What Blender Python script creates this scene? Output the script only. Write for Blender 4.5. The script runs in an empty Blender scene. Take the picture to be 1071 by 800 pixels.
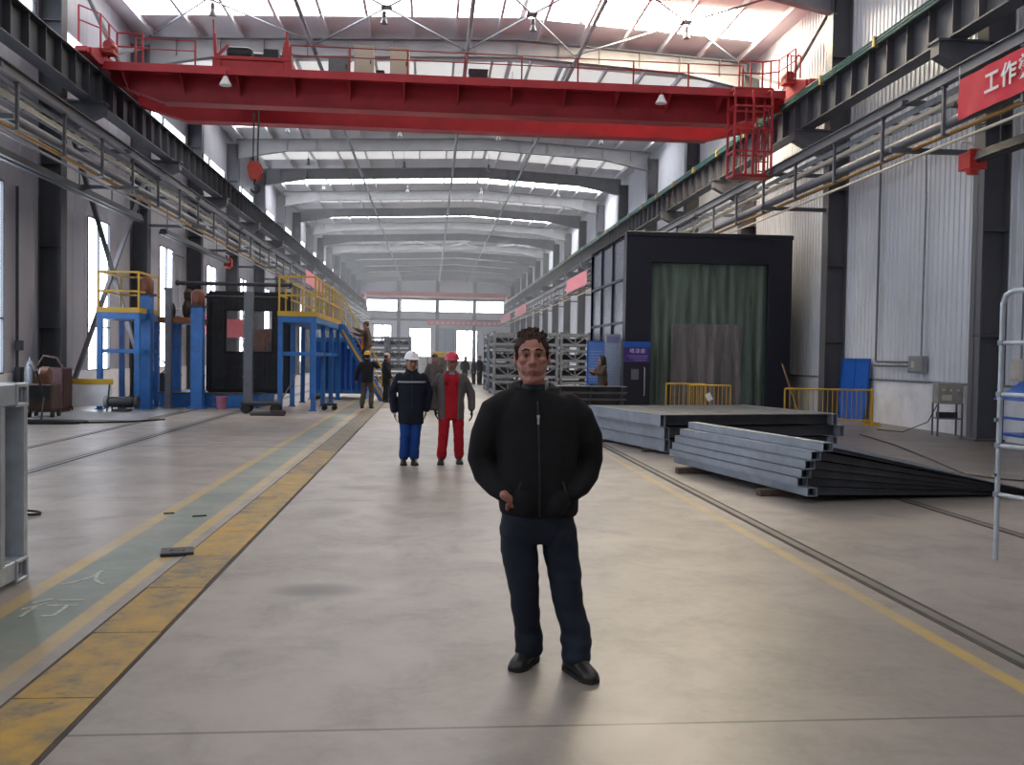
import bpy, bmesh, math, random
from mathutils import Vector, Matrix, Euler, noise

random.seed(7)
WORLD, EXPO, HAZE = 0.40, 0.12, 0.0042
scene = bpy.context.scene
C = scene.collection
PI = math.pi
V = Vector


# ------------------------------------------------------------------ materials
def _n(nt, t, **kw):
    n = nt.nodes.new(t)
    for k, v in kw.items():
        setattr(n, k, v)
    return n


def mat(name, col, rough=0.55, metal=0.0, var=0.12, scale=6.0, bump=0.0, dirt=None, dirt_amt=0.0, dirt_scale=2.0,
        alpha=1.0, spec=0.5, col2=None, bscale=None):
    """Principled surface whose colour wanders a little with noise (and, if asked, with patches of dirt)."""
    m = bpy.data.materials.new(name)
    m.use_nodes = True
    nt = m.node_tree
    b = nt.nodes['Principled BSDF']
    b.inputs['Roughness'].default_value = rough
    b.inputs['Metallic'].default_value = metal
    b.inputs['Specular IOR Level'].default_value = spec
    b.inputs['Alpha'].default_value = alpha
    tc = _n(nt, 'ShaderNodeTexCoord')
    nz = _n(nt, 'ShaderNodeTexNoise')
    nz.inputs['Scale'].default_value = scale
    nz.inputs['Detail'].default_value = 5
    nt.links.new(tc.outputs['Object'], nz.inputs['Vector'])
    r = _n(nt, 'ShaderNodeValToRGB')
    c2 = col2 or tuple(min(1, c * (1 + var)) for c in col)
    r.color_ramp.elements[0].position = 0.3
    r.color_ramp.elements[1].position = 0.7
    r.color_ramp.elements[0].color = (*[c * (1 - var) for c in col], 1)
    r.color_ramp.elements[1].color = (*c2, 1)
    nt.links.new(nz.outputs['Fac'], r.inputs['Fac'])
    out = r.outputs['Color']
    if dirt:
        nd = _n(nt, 'ShaderNodeTexNoise')
        nd.inputs['Scale'].default_value = dirt_scale
        nd.inputs['Detail'].default_value = 8
        nd.inputs['Roughness'].default_value = 0.65
        nt.links.new(tc.outputs['Object'], nd.inputs['Vector'])
        rd = _n(nt, 'ShaderNodeValToRGB')
        rd.color_ramp.elements[0].position = 0.45
        rd.color_ramp.elements[1].position = 0.68
        rd.color_ramp.elements[0].color = (0, 0, 0, 1)
        rd.color_ramp.elements[1].color = (dirt_amt,) * 3 + (1,)
        nt.links.new(nd.outputs['Fac'], rd.inputs['Fac'])
        mx = _n(nt, 'ShaderNodeMixRGB')
        mx.inputs['Color2'].default_value = (*dirt, 1)
        nt.links.new(rd.outputs['Color'], mx.inputs['Fac'])
        nt.links.new(out, mx.inputs['Color1'])
        out = mx.outputs['Color']
    nt.links.new(out, b.inputs['Base Color'])
    if bump:
        bp = _n(nt, 'ShaderNodeBump')
        bp.inputs['Strength'].default_value = bump
        bp.inputs['Distance'].default_value = 0.02
        if bscale:
            nb = _n(nt, 'ShaderNodeTexNoise')
            nb.inputs['Scale'].default_value = bscale
            nt.links.new(tc.outputs['Object'], nb.inputs['Vector'])
            nt.links.new(nb.outputs['Fac'], bp.inputs['Height'])
        else:
            nt.links.new(nz.outputs['Fac'], bp.inputs['Height'])
        nt.links.new(bp.outputs['Normal'], b.inputs['Normal'])
    return m


def emit(name, col, strength):
    """A lit pane: daylight through glass or fibreglass, with a glossy skin and faint unevenness."""
    m = bpy.data.materials.new(name)
    m.use_nodes = True
    nt = m.node_tree
    b = nt.nodes['Principled BSDF']
    b.inputs['Base Color'].default_value = (0.6, 0.62, 0.64, 1)
    b.inputs['Roughness'].default_value = 0.4
    b.inputs['Emission Color'].default_value = (*col, 1)
    b.inputs['Emission Strength'].default_value = strength
    m.cycles.emission_sampling = 'FRONT_BACK'
    return m


# ------------------------------------------------------------------ mesh builder
class MB:
    def __init__(s):
        s.v = []; s.f = []; s.m = []; s.mi = 0; s.k = []

    def add(s, vs, fs):
        o = len(s.v)
        s.k.append((o, len(s.f)))
        s.v.extend([tuple(p) for p in vs])
        for f in fs:
            s.f.append(tuple(i + o for i in f)); s.m.append(s.mi)
        return s

    def box(s, c, d, R=None):
        hx, hy, hz = d[0] / 2, d[1] / 2, d[2] / 2
        vs = [V((x, y, z)) for x in (-hx, hx) for y in (-hy, hy) for z in (-hz, hz)]
        if R is not None:
            vs = [R @ p for p in vs]
        c = V(c)
        return s.add([p + c for p in vs], [(0, 1, 3, 2), (4, 6, 7, 5), (0, 4, 5, 1), (2, 3, 7, 6), (0, 2, 6, 4), (1, 5, 7, 3)])

    def bb(s, x0, x1, y0, y1, z0, z1):
        return s.box(((x0 + x1) / 2, (y0 + y1) / 2, (z0 + z1) / 2), (abs(x1 - x0), abs(y1 - y0), abs(z1 - z0)))

    def bar(s, p0, p1, w, h, up=(0, 0, 1)):
        p0, p1 = V(p0), V(p1)
        d = p1 - p0
        L = d.length
        d = d.normalized()
        u = V(up)
        if abs(d.dot(u)) > 0.98:
            u = V((0, 1, 0))
        a = d.cross(u).normalized()
        b = a.cross(d).normalized()
        R = Matrix((a, d, b)).transposed()
        return s.box((p0 + p1) / 2, (w, L, h), R)

    def ibeam(s, p0, p1, w, h, t=0.03, up=(0, 0, 1)):
        p0, p1 = V(p0), V(p1)
        d = (p1 - p0).normalized()
        u = V(up)
        if abs(d.dot(u)) > 0.98:
            u = V((0, 1, 0))
        a = d.cross(u).normalized()
        b = a.cross(d).normalized()
        s.bar(p0, p1, t, h - 2 * t, up)
        for k in (-1, 1):
            o = b * (k * (h / 2 - t / 2))
            s.bar(p0 + o, p1 + o, w, t, up)
        return s

    def tube(s, pts, r, n=8, caps=True, ell=None):
        """Round tube along pts; r a number or one radius per point; ell=(sx, sy) flattens it."""
        pts = [V(p) for p in pts]
        rs = r if isinstance(r, (list, tuple)) else [r] * len(pts)
        ring0 = len(s.v)
        prev = None
        vs = []
        for i, p in enumerate(pts):
            if i == 0: d = pts[1] - p
            elif i == len(pts) - 1: d = p - pts[i - 1]
            else: d = (pts[i + 1] - p).normalized() + (p - pts[i - 1]).normalized()
            d = d.normalized()
            if prev is None:
                a = d.orthogonal().normalized()
                if abs(d.z) > 0.9: a = V((1, 0, 0)) - d * d.x
                a.normalize()
            else:
                a = (prev - d * prev.dot(d)).normalized()
            prev = a
            b = d.cross(a)
            ex, ey = ell or (1, 1)
            for k in range(n):
                t = 2 * PI * k / n
                vs.append(p + a * (rs[i] * ex * math.cos(t)) + b * (rs[i] * ey * math.sin(t)))
        fs = []
        for i in range(len(pts) - 1):
            for k in range(n):
                k2 = (k + 1) % n
                fs.append((i * n + k, i * n + k2, (i + 1) * n + k2, (i + 1) * n + k))
        if caps:
            fs.append(tuple(range(n - 1, -1, -1)))
            fs.append(tuple(range((len(pts) - 1) * n, len(pts) * n)))
        return s.add(vs, fs)

    def limb(s, pts, rs, n=14, ell=None):
        """tube with rounded ends"""
        pts = [V(p) for p in pts]
        d0 = (pts[0] - pts[1]).normalized(); d1 = (pts[-1] - pts[-2]).normalized()
        P = [pts[0] + d0 * rs[0] * 0.95, pts[0] + d0 * rs[0] * 0.6] + pts + [pts[-1] + d1 * rs[-1] * 0.6, pts[-1] + d1 * rs[-1] * 0.95]
        R = [rs[0] * 0.25, rs[0] * 0.78] + list(rs) + [rs[-1] * 0.78, rs[-1] * 0.25]
        return s.tube(P, R, n, True, ell)

    def rings(s, rg, n=24, p=2.0):
        """horizontal sections (cx, cy, z, rx, ry) joined bottom to top; p>2 squares them off"""
        vs = []
        for cx, cy, z, rx, ry in rg:
            for k in range(n):
                t = 2 * PI * k / n
                c, si = math.cos(t), math.sin(t)
                e = 2 / p
                vs.append(V((cx + rx * math.copysign(abs(c) ** e, c), cy + ry * math.copysign(abs(si) ** e, si), z)))
        fs = []
        for i in range(len(rg) - 1):
            for k in range(n):
                k2 = (k + 1) % n
                fs.append((i * n + k, i * n + k2, (i + 1) * n + k2, (i + 1) * n + k))
        fs.append(tuple(range(n - 1, -1, -1)))
        fs.append(tuple(range((len(rg) - 1) * n, len(rg) * n)))
        return s.add(vs, fs)

    def ball(s, c, r, R=None, n=16, m=10):
        rx, ry, rz = r if isinstance(r, (list, tuple)) else (r, r, r)
        c = V(c)
        vs = [V((0, 0, -rz))]
        for j in range(1, m):
            a = PI * j / m - PI / 2
            for k in range(n):
                t = 2 * PI * k / n
                vs.append(V((rx * math.cos(a) * math.cos(t), ry * math.cos(a) * math.sin(t), rz * math.sin(a))))
        vs.append(V((0, 0, rz)))
        fs = [(0, 1 + (k + 1) % n, 1 + k) for k in range(n)]
        for j in range(m - 2):
            for k in range(n):
                k2 = (k + 1) % n
                fs.append((1 + j * n + k, 1 + j * n + k2, 1 + (j + 1) * n + k2, 1 + (j + 1) * n + k))
        top = len(vs) - 1
        o = 1 + (m - 2) * n
        fs += [(o + k, o + (k + 1) % n, top) for k in range(n)]
        if R is not None:
            vs = [R @ p for p in vs]
        return s.add([p + c for p in vs], fs)

    def lathe(s, prof, c=(0, 0, 0), n=20, R=None):
        """profile of (radius, z) turned about z"""
        c = V(c)
        vs = []
        for r, z in prof:
            for k in range(n):
                t = 2 * PI * k / n
                p = V((r * math.cos(t), r * math.sin(t), z))
                if R is not None: p = R @ p
                vs.append(p + c)
        fs = []
        for i in range(len(prof) - 1):
            for k in range(n):
                k2 = (k + 1) % n
                fs.append((i * n + k, i * n + k2, (i + 1) * n + k2, (i + 1) * n + k))
        fs.append(tuple(range(n - 1, -1, -1)))
        fs.append(tuple(range((len(prof) - 1) * n, len(prof) * n)))
        return s.add(vs, fs)

    def prism(s, poly, axis, a0, a1):
        """2-D polygon pushed along an axis: 'x' takes (y,z), 'y' takes (x,z), 'z' takes (x,y)"""
        def P(p, a):
            return {'x': (a, p[0], p[1]), 'y': (p[0], a, p[1]), 'z': (p[0], p[1], a)}[axis]
        n = len(poly)
        vs = [P(p, a0) for p in poly] + [P(p, a1) for p in poly]
        fs = [tuple(range(n - 1, -1, -1)), tuple(range(n, 2 * n))]
        fs += [(k, (k + 1) % n, n + (k + 1) % n, n + k) for k in range(n)]
        return s.add(vs, fs)

    def split(s, name, mats, parent, **kw):
        """one object per box/tube added (shapes of equal size keep meshes of their own)"""
        out = []
        for a, b in s.marks():
            q = MB()
            q.v = s.v[a[0]:b[0]]; q.f = [tuple(i - a[0] for i in f) for f in s.f[a[1]:b[1]]]; q.m = s.m[a[1]:b[1]]
            out.append(q.build(name, mats, parent, **kw))
        return out

    def marks(s):
        k = s.k + [(len(s.v), len(s.f))]
        return list(zip(k, k[1:]))

    def mesh(s, name):
        me = bpy.data.meshes.new(name)
        me.from_pydata(s.v, [], s.f)
        bm = bmesh.new(); bm.from_mesh(me)
        bmesh.ops.recalc_face_normals(bm, faces=bm.faces)
        bm.to_mesh(me); bm.free()
        return me

    def build(s, name, mats, parent=None, smooth=False, bev=0, loc=None, rz=0):
        me = s.mesh(name)
        if not isinstance(mats, (list, tuple)): mats = [mats]
        for m in mats: me.materials.append(m)
        if len(mats) > 1:
            me.polygons.foreach_set('material_index', s.m)
        if smooth:
            me.polygons.foreach_set('use_smooth', [True] * len(me.polygons))
            if smooth != 'all':
                me.set_sharp_from_angle(angle=0.7)
        o = bpy.data.objects.new(name, me)
        C.objects.link(o)
        if parent is not None: o.parent = parent
        if loc is not None: o.location = loc
        if rz: o.rotation_euler = (0, 0, rz)
        if bev:
            b = o.modifiers.new('bevel', 'BEVEL'); b.width = bev; b.segments = 1; b.limit_method = 'ANGLE'
        return o


def thing(name, label, cat, loc=(0, 0, 0), rz=0, group=None):
    o = bpy.data.objects.new(name, None)
    o.empty_display_size = 0.1
    C.objects.link(o)
    o.location = loc; o.rotation_euler = (0, 0, rz)
    return tag(o, label, cat, group)


def tag(o, label, cat, group=None):
    o['label'] = label; o['category'] = cat
    if group: o['group'] = group
    return o


def struct(o, label=None):
    o['kind'] = 'structure'
    if label: o['label'] = label
    return o


def dup(root, loc=None, rz=None, label=None, group=None):
    def cp(o, par):
        c = o.copy(); C.objects.link(c)
        if par is not None: c.parent = par
        for ch in kids.get(o, []): cp(ch, c)
        return c
    kids = {}
    def walk(o):
        kids[o] = [x for x in o.children]
        for x in kids[o]: walk(x)
    walk(root)
    r = cp(root, None)
    if loc is not None: r.location = loc
    if rz is not None: r.rotation_euler = (0, 0, rz)
    if label: r['label'] = label
    if group: r['group'] = group
    return r


def remeshed(mb, voxel, smooth_it=4, fold=0.0, fscale=8.0, name='m', fdir=(1, 1, 1), zr=None):
    """Weld overlapping closed shapes into ONE continuous skin and return the mesh."""
    me = mb.mesh(name + '_src')
    o = bpy.data.objects.new(name + '_src', me)
    C.objects.link(o)
    md = o.modifiers.new('r', 'REMESH'); md.mode = 'VOXEL'; md.voxel_size = voxel
    if smooth_it:
        sm = o.modifiers.new('s', 'SMOOTH'); sm.factor = 0.5; sm.iterations = smooth_it
    dg = bpy.context.evaluated_depsgraph_get()
    res = bpy.data.meshes.new_from_object(o.evaluated_get(dg))
    res.name = name
    bpy.data.objects.remove(o); bpy.data.meshes.remove(me)
    if fold:
        vs = res.vertices
        ns = [v.normal.copy() for v in vs]
        for v, nn in zip(vs, ns):
            p = V((v.co.x * fscale * fdir[0], v.co.y * fscale * fdir[1], v.co.z * fscale * fdir[2]))
            k = 1.0 if zr is None else zr(v.co)
            q = noise.noise(p) * 0.7 + (0.35 - abs(noise.noise(p * 0.6 + V((3, 9, 1))))) * 0.9
            v.co += nn * (fold * k * q)
    res.polygons.foreach_set('use_smooth', [True] * len(res.polygons))
    return res


def put(me, name, m, parent=None, loc=None):
    me.materials.clear()
    for x in (m if isinstance(m, (list, tuple)) else [m]): me.materials.append(x)
    o = bpy.data.objects.new(name, me)
    C.objects.link(o)
    if parent is not None: o.parent = parent
    if loc is not None: o.location = loc
    return o


def lettering(txt, size, name='lettering', m=None, parent=None, M4=None, ext=0.002, bold=0.0, spacing=1.0):
    """Characters as a flat raised mesh, in the program's own built-in typeface."""
    cu = bpy.data.curves.new(name, 'FONT')
    cu.body = txt; cu.size = size; cu.extrude = ext; cu.align_x = 'CENTER'; cu.align_y = 'CENTER'; cu.offset = bold
    cu.space_character = spacing
    o = bpy.data.objects.new(name + '_src', cu)
    C.objects.link(o)
    dg = bpy.context.evaluated_depsgraph_get()
    dg.update()
    me = bpy.data.meshes.new_from_object(o.evaluated_get(dg))
    bpy.data.objects.remove(o); bpy.data.curves.remove(cu)
    me.name = name
    if M4 is not None: me.transform(M4)
    return put(me, name, m, parent)


# palette
CONC_DARK = (0.12, 0.115, 0.11)
M_column = mat('grey_paint_steel_shaded', (0.055, 0.058, 0.070), 0.55, 0.0, 0.15, 2.0, dirt=(0.05, 0.05, 0.055), dirt_amt=0.5)  # same grey as the paler steel, darkened for the less lit windowed side
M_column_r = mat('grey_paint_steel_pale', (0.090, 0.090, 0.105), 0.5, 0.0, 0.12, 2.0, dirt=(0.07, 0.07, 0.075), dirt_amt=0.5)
M_rafter = mat('grey_paint_rafter', (0.17, 0.175, 0.195), 0.5, 0.0, 0.1, 2.0)
M_roof = mat('roof_sheet_grey', (0.60, 0.60, 0.64), 0.5, 0.0, 0.06, 0.6)
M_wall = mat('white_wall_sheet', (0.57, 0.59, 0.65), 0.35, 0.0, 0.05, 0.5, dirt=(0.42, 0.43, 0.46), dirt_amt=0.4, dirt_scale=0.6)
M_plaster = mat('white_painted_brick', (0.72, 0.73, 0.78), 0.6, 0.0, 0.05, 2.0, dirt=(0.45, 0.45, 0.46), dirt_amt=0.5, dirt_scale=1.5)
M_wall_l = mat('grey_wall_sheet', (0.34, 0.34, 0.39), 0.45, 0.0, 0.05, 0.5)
M_red = mat('crane_red', (0.38, 0.022, 0.032), 0.5, 0.0, 0.12, 1.5, dirt=(0.22, 0.008, 0.010), dirt_amt=0.5, dirt_scale=1.0)
M_redd = mat('crane_red_dull', (0.30, 0.025, 0.022), 0.55, 0.0, 0.2, 3.0)
M_blue = mat('machine_blue', (0.020, 0.130, 0.40), 0.45, 0.0, 0.15, 3.0, dirt=(0.02, 0.06, 0.16), dirt_amt=0.6)
M_blue2 = mat('bright_blue', (0.012, 0.085, 0.38), 0.4, 0.0, 0.1, 3.0)
M_yel = mat('guard_yellow', (0.48, 0.29, 0.018), 0.5, 0.0, 0.15, 4.0, dirt=(0.25, 0.14, 0.02), dirt_amt=0.5)
M_galv = mat('galvanised_steel', (0.42, 0.46, 0.51), 0.42, 0.35, 0.14, 9.0, dirt=(0.28, 0.31, 0.35), dirt_amt=0.5, dirt_scale=3)
M_galvd = mat('galvanised_dull', (0.20, 0.22, 0.25), 0.5, 0.35, 0.2, 6.0)
M_steel = mat('raw_steel', (0.10, 0.105, 0.115), 0.5, 0.4, 0.25, 5.0, dirt=(0.09, 0.06, 0.045), dirt_amt=0.5)
M_dark = mat('dark_steel', (0.022, 0.023, 0.028), 0.55, 0.1, 0.3, 5.0)
M_black = mat('matt_black', (0.010, 0.010, 0.012), 0.7, 0.0, 0.2, 5.0)
M_cream = mat('cream_paint', (0.52, 0.47, 0.38), 0.5, 0.0, 0.06, 4.0)
M_greyp = mat('grey_pipe_paint', (0.115, 0.12, 0.14), 0.45, 0.0, 0.1, 4.0)
M_yelp = mat('yellow_pipe_paint', (0.24, 0.125, 0.018), 0.5, 0.0, 0.15, 4.0)
M_white = mat('white_paint', (0.72, 0.72, 0.72), 0.5, 0.0, 0.05, 4.0)
M_teal = mat('teal_conductor', (0.025, 0.12, 0.11), 0.5, 0.0, 0.15, 4.0)
M_navy = mat('booth_navy', (0.005, 0.006, 0.017), 0.5, 0.0, 0.2, 2.0)
M_navyp = mat('booth_side_panel', (0.085, 0.092, 0.14), 0.25, 0.2, 0.1, 1.0)
M_banner = mat('red_banner_cloth', (0.62, 0.022, 0.05), 0.7, 0.0, 0.08, 4.0, bump=0.2)
M_pink = mat('faded_red_cloth', (0.55, 0.16, 0.20), 0.8, 0.0, 0.1, 4.0)
M_wood = mat('old_timber', (0.085, 0.058, 0.042), 0.8, 0.0, 0.3, 12.0, bump=0.3)
M_brown = mat('rust_brown', (0.055, 0.027, 0.020), 0.65, 0.0, 0.3, 6.0)
M_rubber = mat('rubber', (0.012, 0.012, 0.012), 0.75, 0.0, 0.2, 8.0)
M_grey = mat('grey_machine_paint', (0.25, 0.26, 0.27), 0.5, 0.0, 0.12, 4.0)
# ------------------------------------------------------------------ the hall shell
XL, XR = -10.5, 12.0          # inner faces of the long walls
XC = 3.0                      # ridge
Y0, Y1 = -16.0, 132.0
ZE, ZR = 12.80, 13.30         # roof underside at eaves and ridge
BAY = 7.45
FR = [18.2 + BAY * k for k in range(-4, 16)]   # frame lines


def roof_z(x):
    return ZR - (0.040 * (XC - x) if x < XC else 0.050 * (x - XC))


def floor_material():
    m = bpy.data.materials.new('workshop_concrete')
    m.use_nodes = True
    nt = m.node_tree
    L = nt.links.new
    b = nt.nodes['Principled BSDF']
    tc = _n(nt, 'ShaderNodeTexCoord')
    sp = _n(nt, 'ShaderNodeSeparateXYZ')
    L(tc.outputs['Object'], sp.inputs['Vector'])
    X, Y = sp.outputs['X'], sp.outputs['Y']

    def mth(op, a, bb=None, cl=False):
        n = _n(nt, 'ShaderNodeMath', operation=op)
        n.use_clamp = cl
        for i, q in enumerate((a, bb)):
            if q is None: continue
            if isinstance(q, (int, float)): n.inputs[i].default_value = q
            else: L(q, n.inputs[i])
        return n.outputs[0]

    def nse(scale, detail=6, rough=0.6, dist=0.0, vec=None):
        n = _n(nt, 'ShaderNodeTexNoise')
        n.inputs['Scale'].default_value = scale
        n.inputs['Detail'].default_value = detail
        n.inputs['Roughness'].default_value = rough
        n.inputs['Distortion'].default_value = dist
        L(vec or tc.outputs['Object'], n.inputs['Vector'])
        return n.outputs['Fac']

    def ss(x, a, c):   # smooth 0..1 between a and c
        n = _n(nt, 'ShaderNodeMapRange', interpolation_type='SMOOTHSTEP')
        L(x, n.inputs['Value'])
        n.inputs['From Min'].default_value = a
        n.inputs['From Max'].default_value = c
        return n.outputs['Result']

    def band(q, a, c, e=0.012):
        return mth('MULTIPLY', ss(q, a - e, a + e), mth('SUBTRACT', 1.0, ss(q, c - e, c + e)))

    def mix(fac, c1, c2):
        n = _n(nt, 'ShaderNodeMixRGB')
        if isinstance(fac, (int, float)): n.inputs['Fac'].default_value = fac
        else: L(fac, n.inputs['Fac'])
        for i, q in ((1, c1), (2, c2)):
            if isinstance(q, tuple): n.inputs[i].default_value = (*q, 1)
            else: L(q, n.inputs[i])
        return n.outputs['Color']

    big = nse(0.35, 5, 0.6, 0.6)
    mid = nse(1.7, 8, 0.68, 0.4)
    fine = nse(14, 6, 0.7)
    col = mix(ss(big, 0.35, 0.65), (0.205, 0.172, 0.152), (0.295, 0.250, 0.224))
    col = mix(mth('MULTIPLY', ss(mid, 0.42, 0.75), 0.7), col, (0.140, 0.122, 0.110))
    col = mix(mth('MULTIPLY', ss(fine, 0.35, 0.75), 0.30), col, (0.30, 0.285, 0.265))
    # scuffs drawn out along the traffic direction
    mp = _n(nt, 'ShaderNodeMapping')
    mp.inputs['Scale'].default_value = (0.8, 1.5, 1)
    L(tc.outputs['Object'], mp.inputs['Vector'])
    scf = nse(0.9, 9, 0.72, 0.3, mp.outputs['Vector'])
    col = mix(mth('MULTIPLY', ss(scf, 0.52, 0.82), 0.55), col, (0.085, 0.080, 0.076))
    # dark stain beside the man
    for (cx, cy, rx, ry, am) in ((-0.75, 6.2, 0.40, 0.26, 0.95), (-1.0, 9.3, 0.35, 0.5, 0.5), (-2.1, 8.3, 0.35, 0.4, 0.6), (-4.6, 13.6, 1.5, 0.9, 0.35), (8.0, 14.5, 2.2, 2.0, 0.4), (-0.8, 11.0, 0.5, 0.3, 0.4)):
        dx = mth('DIVIDE', mth('SUBTRACT', X, cx), rx)
        dy = mth('DIVIDE', mth('SUBTRACT', Y, cy), ry)
        d = mth('ADD', mth('MULTIPLY', dx, dx), mth('MULTIPLY', dy, dy))
        d = mth('ADD', d, mth('MULTIPLY', mid, 1.3))
        col = mix(mth('MULTIPLY', mth('SUBTRACT', 1.0, ss(d, 0.55, 1.5)), am), col, (0.07, 0.066, 0.062))
    # the darker trench strip on the left and the rubber-marked right hand aisle
    col = mix(mth('MULTIPLY', band(X, -5.42, -4.98), 0.65), col, (0.115, 0.112, 0.108))
    col = mix(mth('MULTIPLY', ss(X, 5.9, 7.0), mth('MULTIPLY', ss(Y, 10, 13), 0.75)), col, (0.105, 0.092, 0.084))
    wear = nse(5.0, 8, 0.72)
    wl = nse(0.8, 3, 0.5)
    worn = mth('MULTIPLY', ss(wear, 0.68, 0.46), ss(wl, 0.70, 0.40))     # 1 = paint still there
    keep = mth('ADD', mth('MULTIPLY', worn, 0.75), 0.15, True)
    near = ss(Y, 4.1, 5.2)
    gr = band(X, -2.52, -2.09)
    col = mix(mth('MULTIPLY', mth('MULTIPLY', gr, mth('ADD', mth('MULTIPLY', keep, 0.6), 0.25, True)), mth('ADD', mth('MULTIPLY', near, 0.8), 0.2)), col, (0.105, 0.160, 0.128))
    yl = mth('ADD', band(X, -2.64, -2.52), band(X, -2.09, -1.98), True)
    yl = mth('ADD', yl, band(X, 2.90, 3.00), True)
    col = mix(mth('MULTIPLY', yl, mth('ADD', mth('MULTIPLY', keep, 0.6), 0.28)), col, (0.44, 0.29, 0.06))
    # sawn joints
    j = band(Y, 3.865, 3.885, 0.004)
    j = mth('MULTIPLY', j, ss(X, -1.5, -1.48))
    j2 = mth('MULTIPLY', band(Y, 15.75, 15.85, 0.02), mth('MULTIPLY', ss(X, -5.2, -5.15), mth('SUBTRACT', 1.0, ss(X, -1.5, -1.4))))
    j3 = mth('ADD', band(Y, 10.0, 10.02, 0.008), band(Y, 22.0, 22.03, 0.015), True)
    col = mix(mth('MULTIPLY', mth('ADD', j, mth('ADD', j2, mth('MULTIPLY', j3, 0.5)), True), 0.8), col, (0.055, 0.052, 0.05))
    L(col, b.inputs['Base Color'])
    rg = mth('ADD', mth('MULTIPLY', mid, 0.26), 0.27)
    L(rg, b.inputs['Roughness'])
    b.inputs['Specular IOR Level'].default_value = 0.5
    bp = _n(nt, 'ShaderNodeBump')
    bp.inputs['Strength'].default_value = 0.12
    bp.inputs['Distance'].default_value = 0.01
    L(mth('ADD', mid, mth('MULTIPLY', fine, 0.4)), bp.inputs['Height'])
    L(bp.outputs['Normal'], b.inputs['Normal'])
    return m


mb = MB(); mb.bb(XL - 0.4, XR + 0.4, Y0, Y1 + 0.4, -0.3, 0)
floor = struct(mb.build('floor', floor_material()), 'scuffed grey concrete workshop floor with painted lanes')
M_fpaint = mat('worn_floor_paint_white', (0.42, 0.41, 0.37), 0.6, 0, 0.2, 20, dirt=(0.15, 0.19, 0.16), dirt_amt=0.7, dirt_scale=14)


def flat_on_floor(x, y, sx=1.0, sy=1.0):
    return Matrix.Translation((x, y, 0.0015)) @ Matrix.Diagonal((sx, sy, 1, 1))


for ch, x, y in (('人', -2.35, 6.56), ('行', -2.33, 5.80)):
    lettering(ch, 0.36, 'lettering', M_fpaint, floor, flat_on_floor(x, y, 0.95, 1.25), 0.0008, 0.0)

# rails let into the floor
M_rail = mat('rail_steel', (0.15, 0.135, 0.12), 0.45, 0.5, 0.25, 3.0)
M_groove = mat('rail_groove_dirt', (0.055, 0.048, 0.042), 0.9, 0, 0.3, 6.0)
n_tr = 0
for x in (3.21, 5.55, -6.5, -5.2):
    n_tr += 1
    mb = MB()
    mb.mi = 0; mb.bb(x - 0.035, x + 0.035, 2.0 if x > 0 else 8.0, 110, -0.05, 0.006)
    mb.mi = 1; mb.bb(x - 0.075, x + 0.075, 2.0 if x > 0 else 8.0, 110, -0.05, 0.003)
    struct(mb.build('trim_%d' % n_tr, [M_rail, M_groove]), 'dark steel rail let into the concrete')

# ---- long walls
def ribbed(mb, x, sgn, y0, y1, z0, z1, pitch=0.30, d=0.035):
    """trapezoid ribbed sheet, ribs standing towards the hall (sgn = direction of the hall)"""
    prof = []
    n = max(1, int(round((y1 - y0) / pitch)))
    p = (y1 - y0) / n
    for i in range(n):
        a = y0 + i * p
        prof += [(a, 0), (a + p * 0.68, 0), (a + p * 0.76, d), (a + p * 0.92, d)]
    prof.append((y1, 0))
    k = len(prof)
    vs = [(x + sgn * q, y, z0) for y, q in prof] + [(x + sgn * q, y, z1) for y, q in prof]
    vs += [(x - sgn * 0.12, y, z0) for y, q in prof] + [(x - sgn * 0.12, y, z1) for y, q in prof]
    fs = [(i, i + 1, k + i + 1, k + i) for i in range(k - 1)]
    fs += [(2 * k + i, 3 * k + i, 3 * k + i + 1, 2 * k + i + 1) for i in range(k - 1)]
    fs += [(i, 2 * k + i, 2 * k + i + 1, i + 1) for i in range(k - 1)]
    fs += [(k + i, k + i + 1, 3 * k + i + 1, 3 * k + i) for i in range(k - 1)]
    fs += [(0, k, 3 * k, 2 * k), (k - 1, 3 * k - 1, 4 * k - 1, 2 * k - 1)]
    mb.add(vs, fs)


mb = MB()
mb.mi = 0; ribbed(mb, XR, -1, Y0, Y1, 1.15, ZE + 0.1, 0.21, 0.025)
mb.mi = 1; mb.bb(XR - 0.03, XR + 0.25, Y0, Y1, 0, 1.15)
mb.mi = 2
for z in (1.15,):
    mb.bb(XR - 0.06, XR, Y0, Y1, z - 0.02, z + 0.03)
struct(mb.build('wall_right', [M_wall, M_plaster, M_galvd]), 'white ribbed sheet wall above a painted brick base')

BAYS = [(FR[i] + FR[i + 1]) / 2 for i in range(len(FR) - 1)]
WO = 0.55                     # the tall windows sit a little past mid-bay
WY = 0.95; WZ0, WZ1 = 1.0, 5.72
CZ0, CZ1 = 9.55, 10.75
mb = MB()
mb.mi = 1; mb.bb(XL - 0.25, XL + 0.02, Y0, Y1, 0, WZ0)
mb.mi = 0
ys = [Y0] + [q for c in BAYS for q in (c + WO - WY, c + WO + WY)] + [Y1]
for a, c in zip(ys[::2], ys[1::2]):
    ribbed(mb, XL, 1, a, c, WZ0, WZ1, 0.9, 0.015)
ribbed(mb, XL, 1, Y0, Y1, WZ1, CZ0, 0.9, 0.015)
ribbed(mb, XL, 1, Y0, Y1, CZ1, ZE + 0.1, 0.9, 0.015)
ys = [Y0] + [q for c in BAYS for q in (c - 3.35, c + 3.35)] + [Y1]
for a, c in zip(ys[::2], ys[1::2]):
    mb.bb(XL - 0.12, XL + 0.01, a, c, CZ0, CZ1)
struct(mb.build('wall_left', [M_wall_l, M_plaster]), 'grey sheet wall with tall windows')

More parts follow.
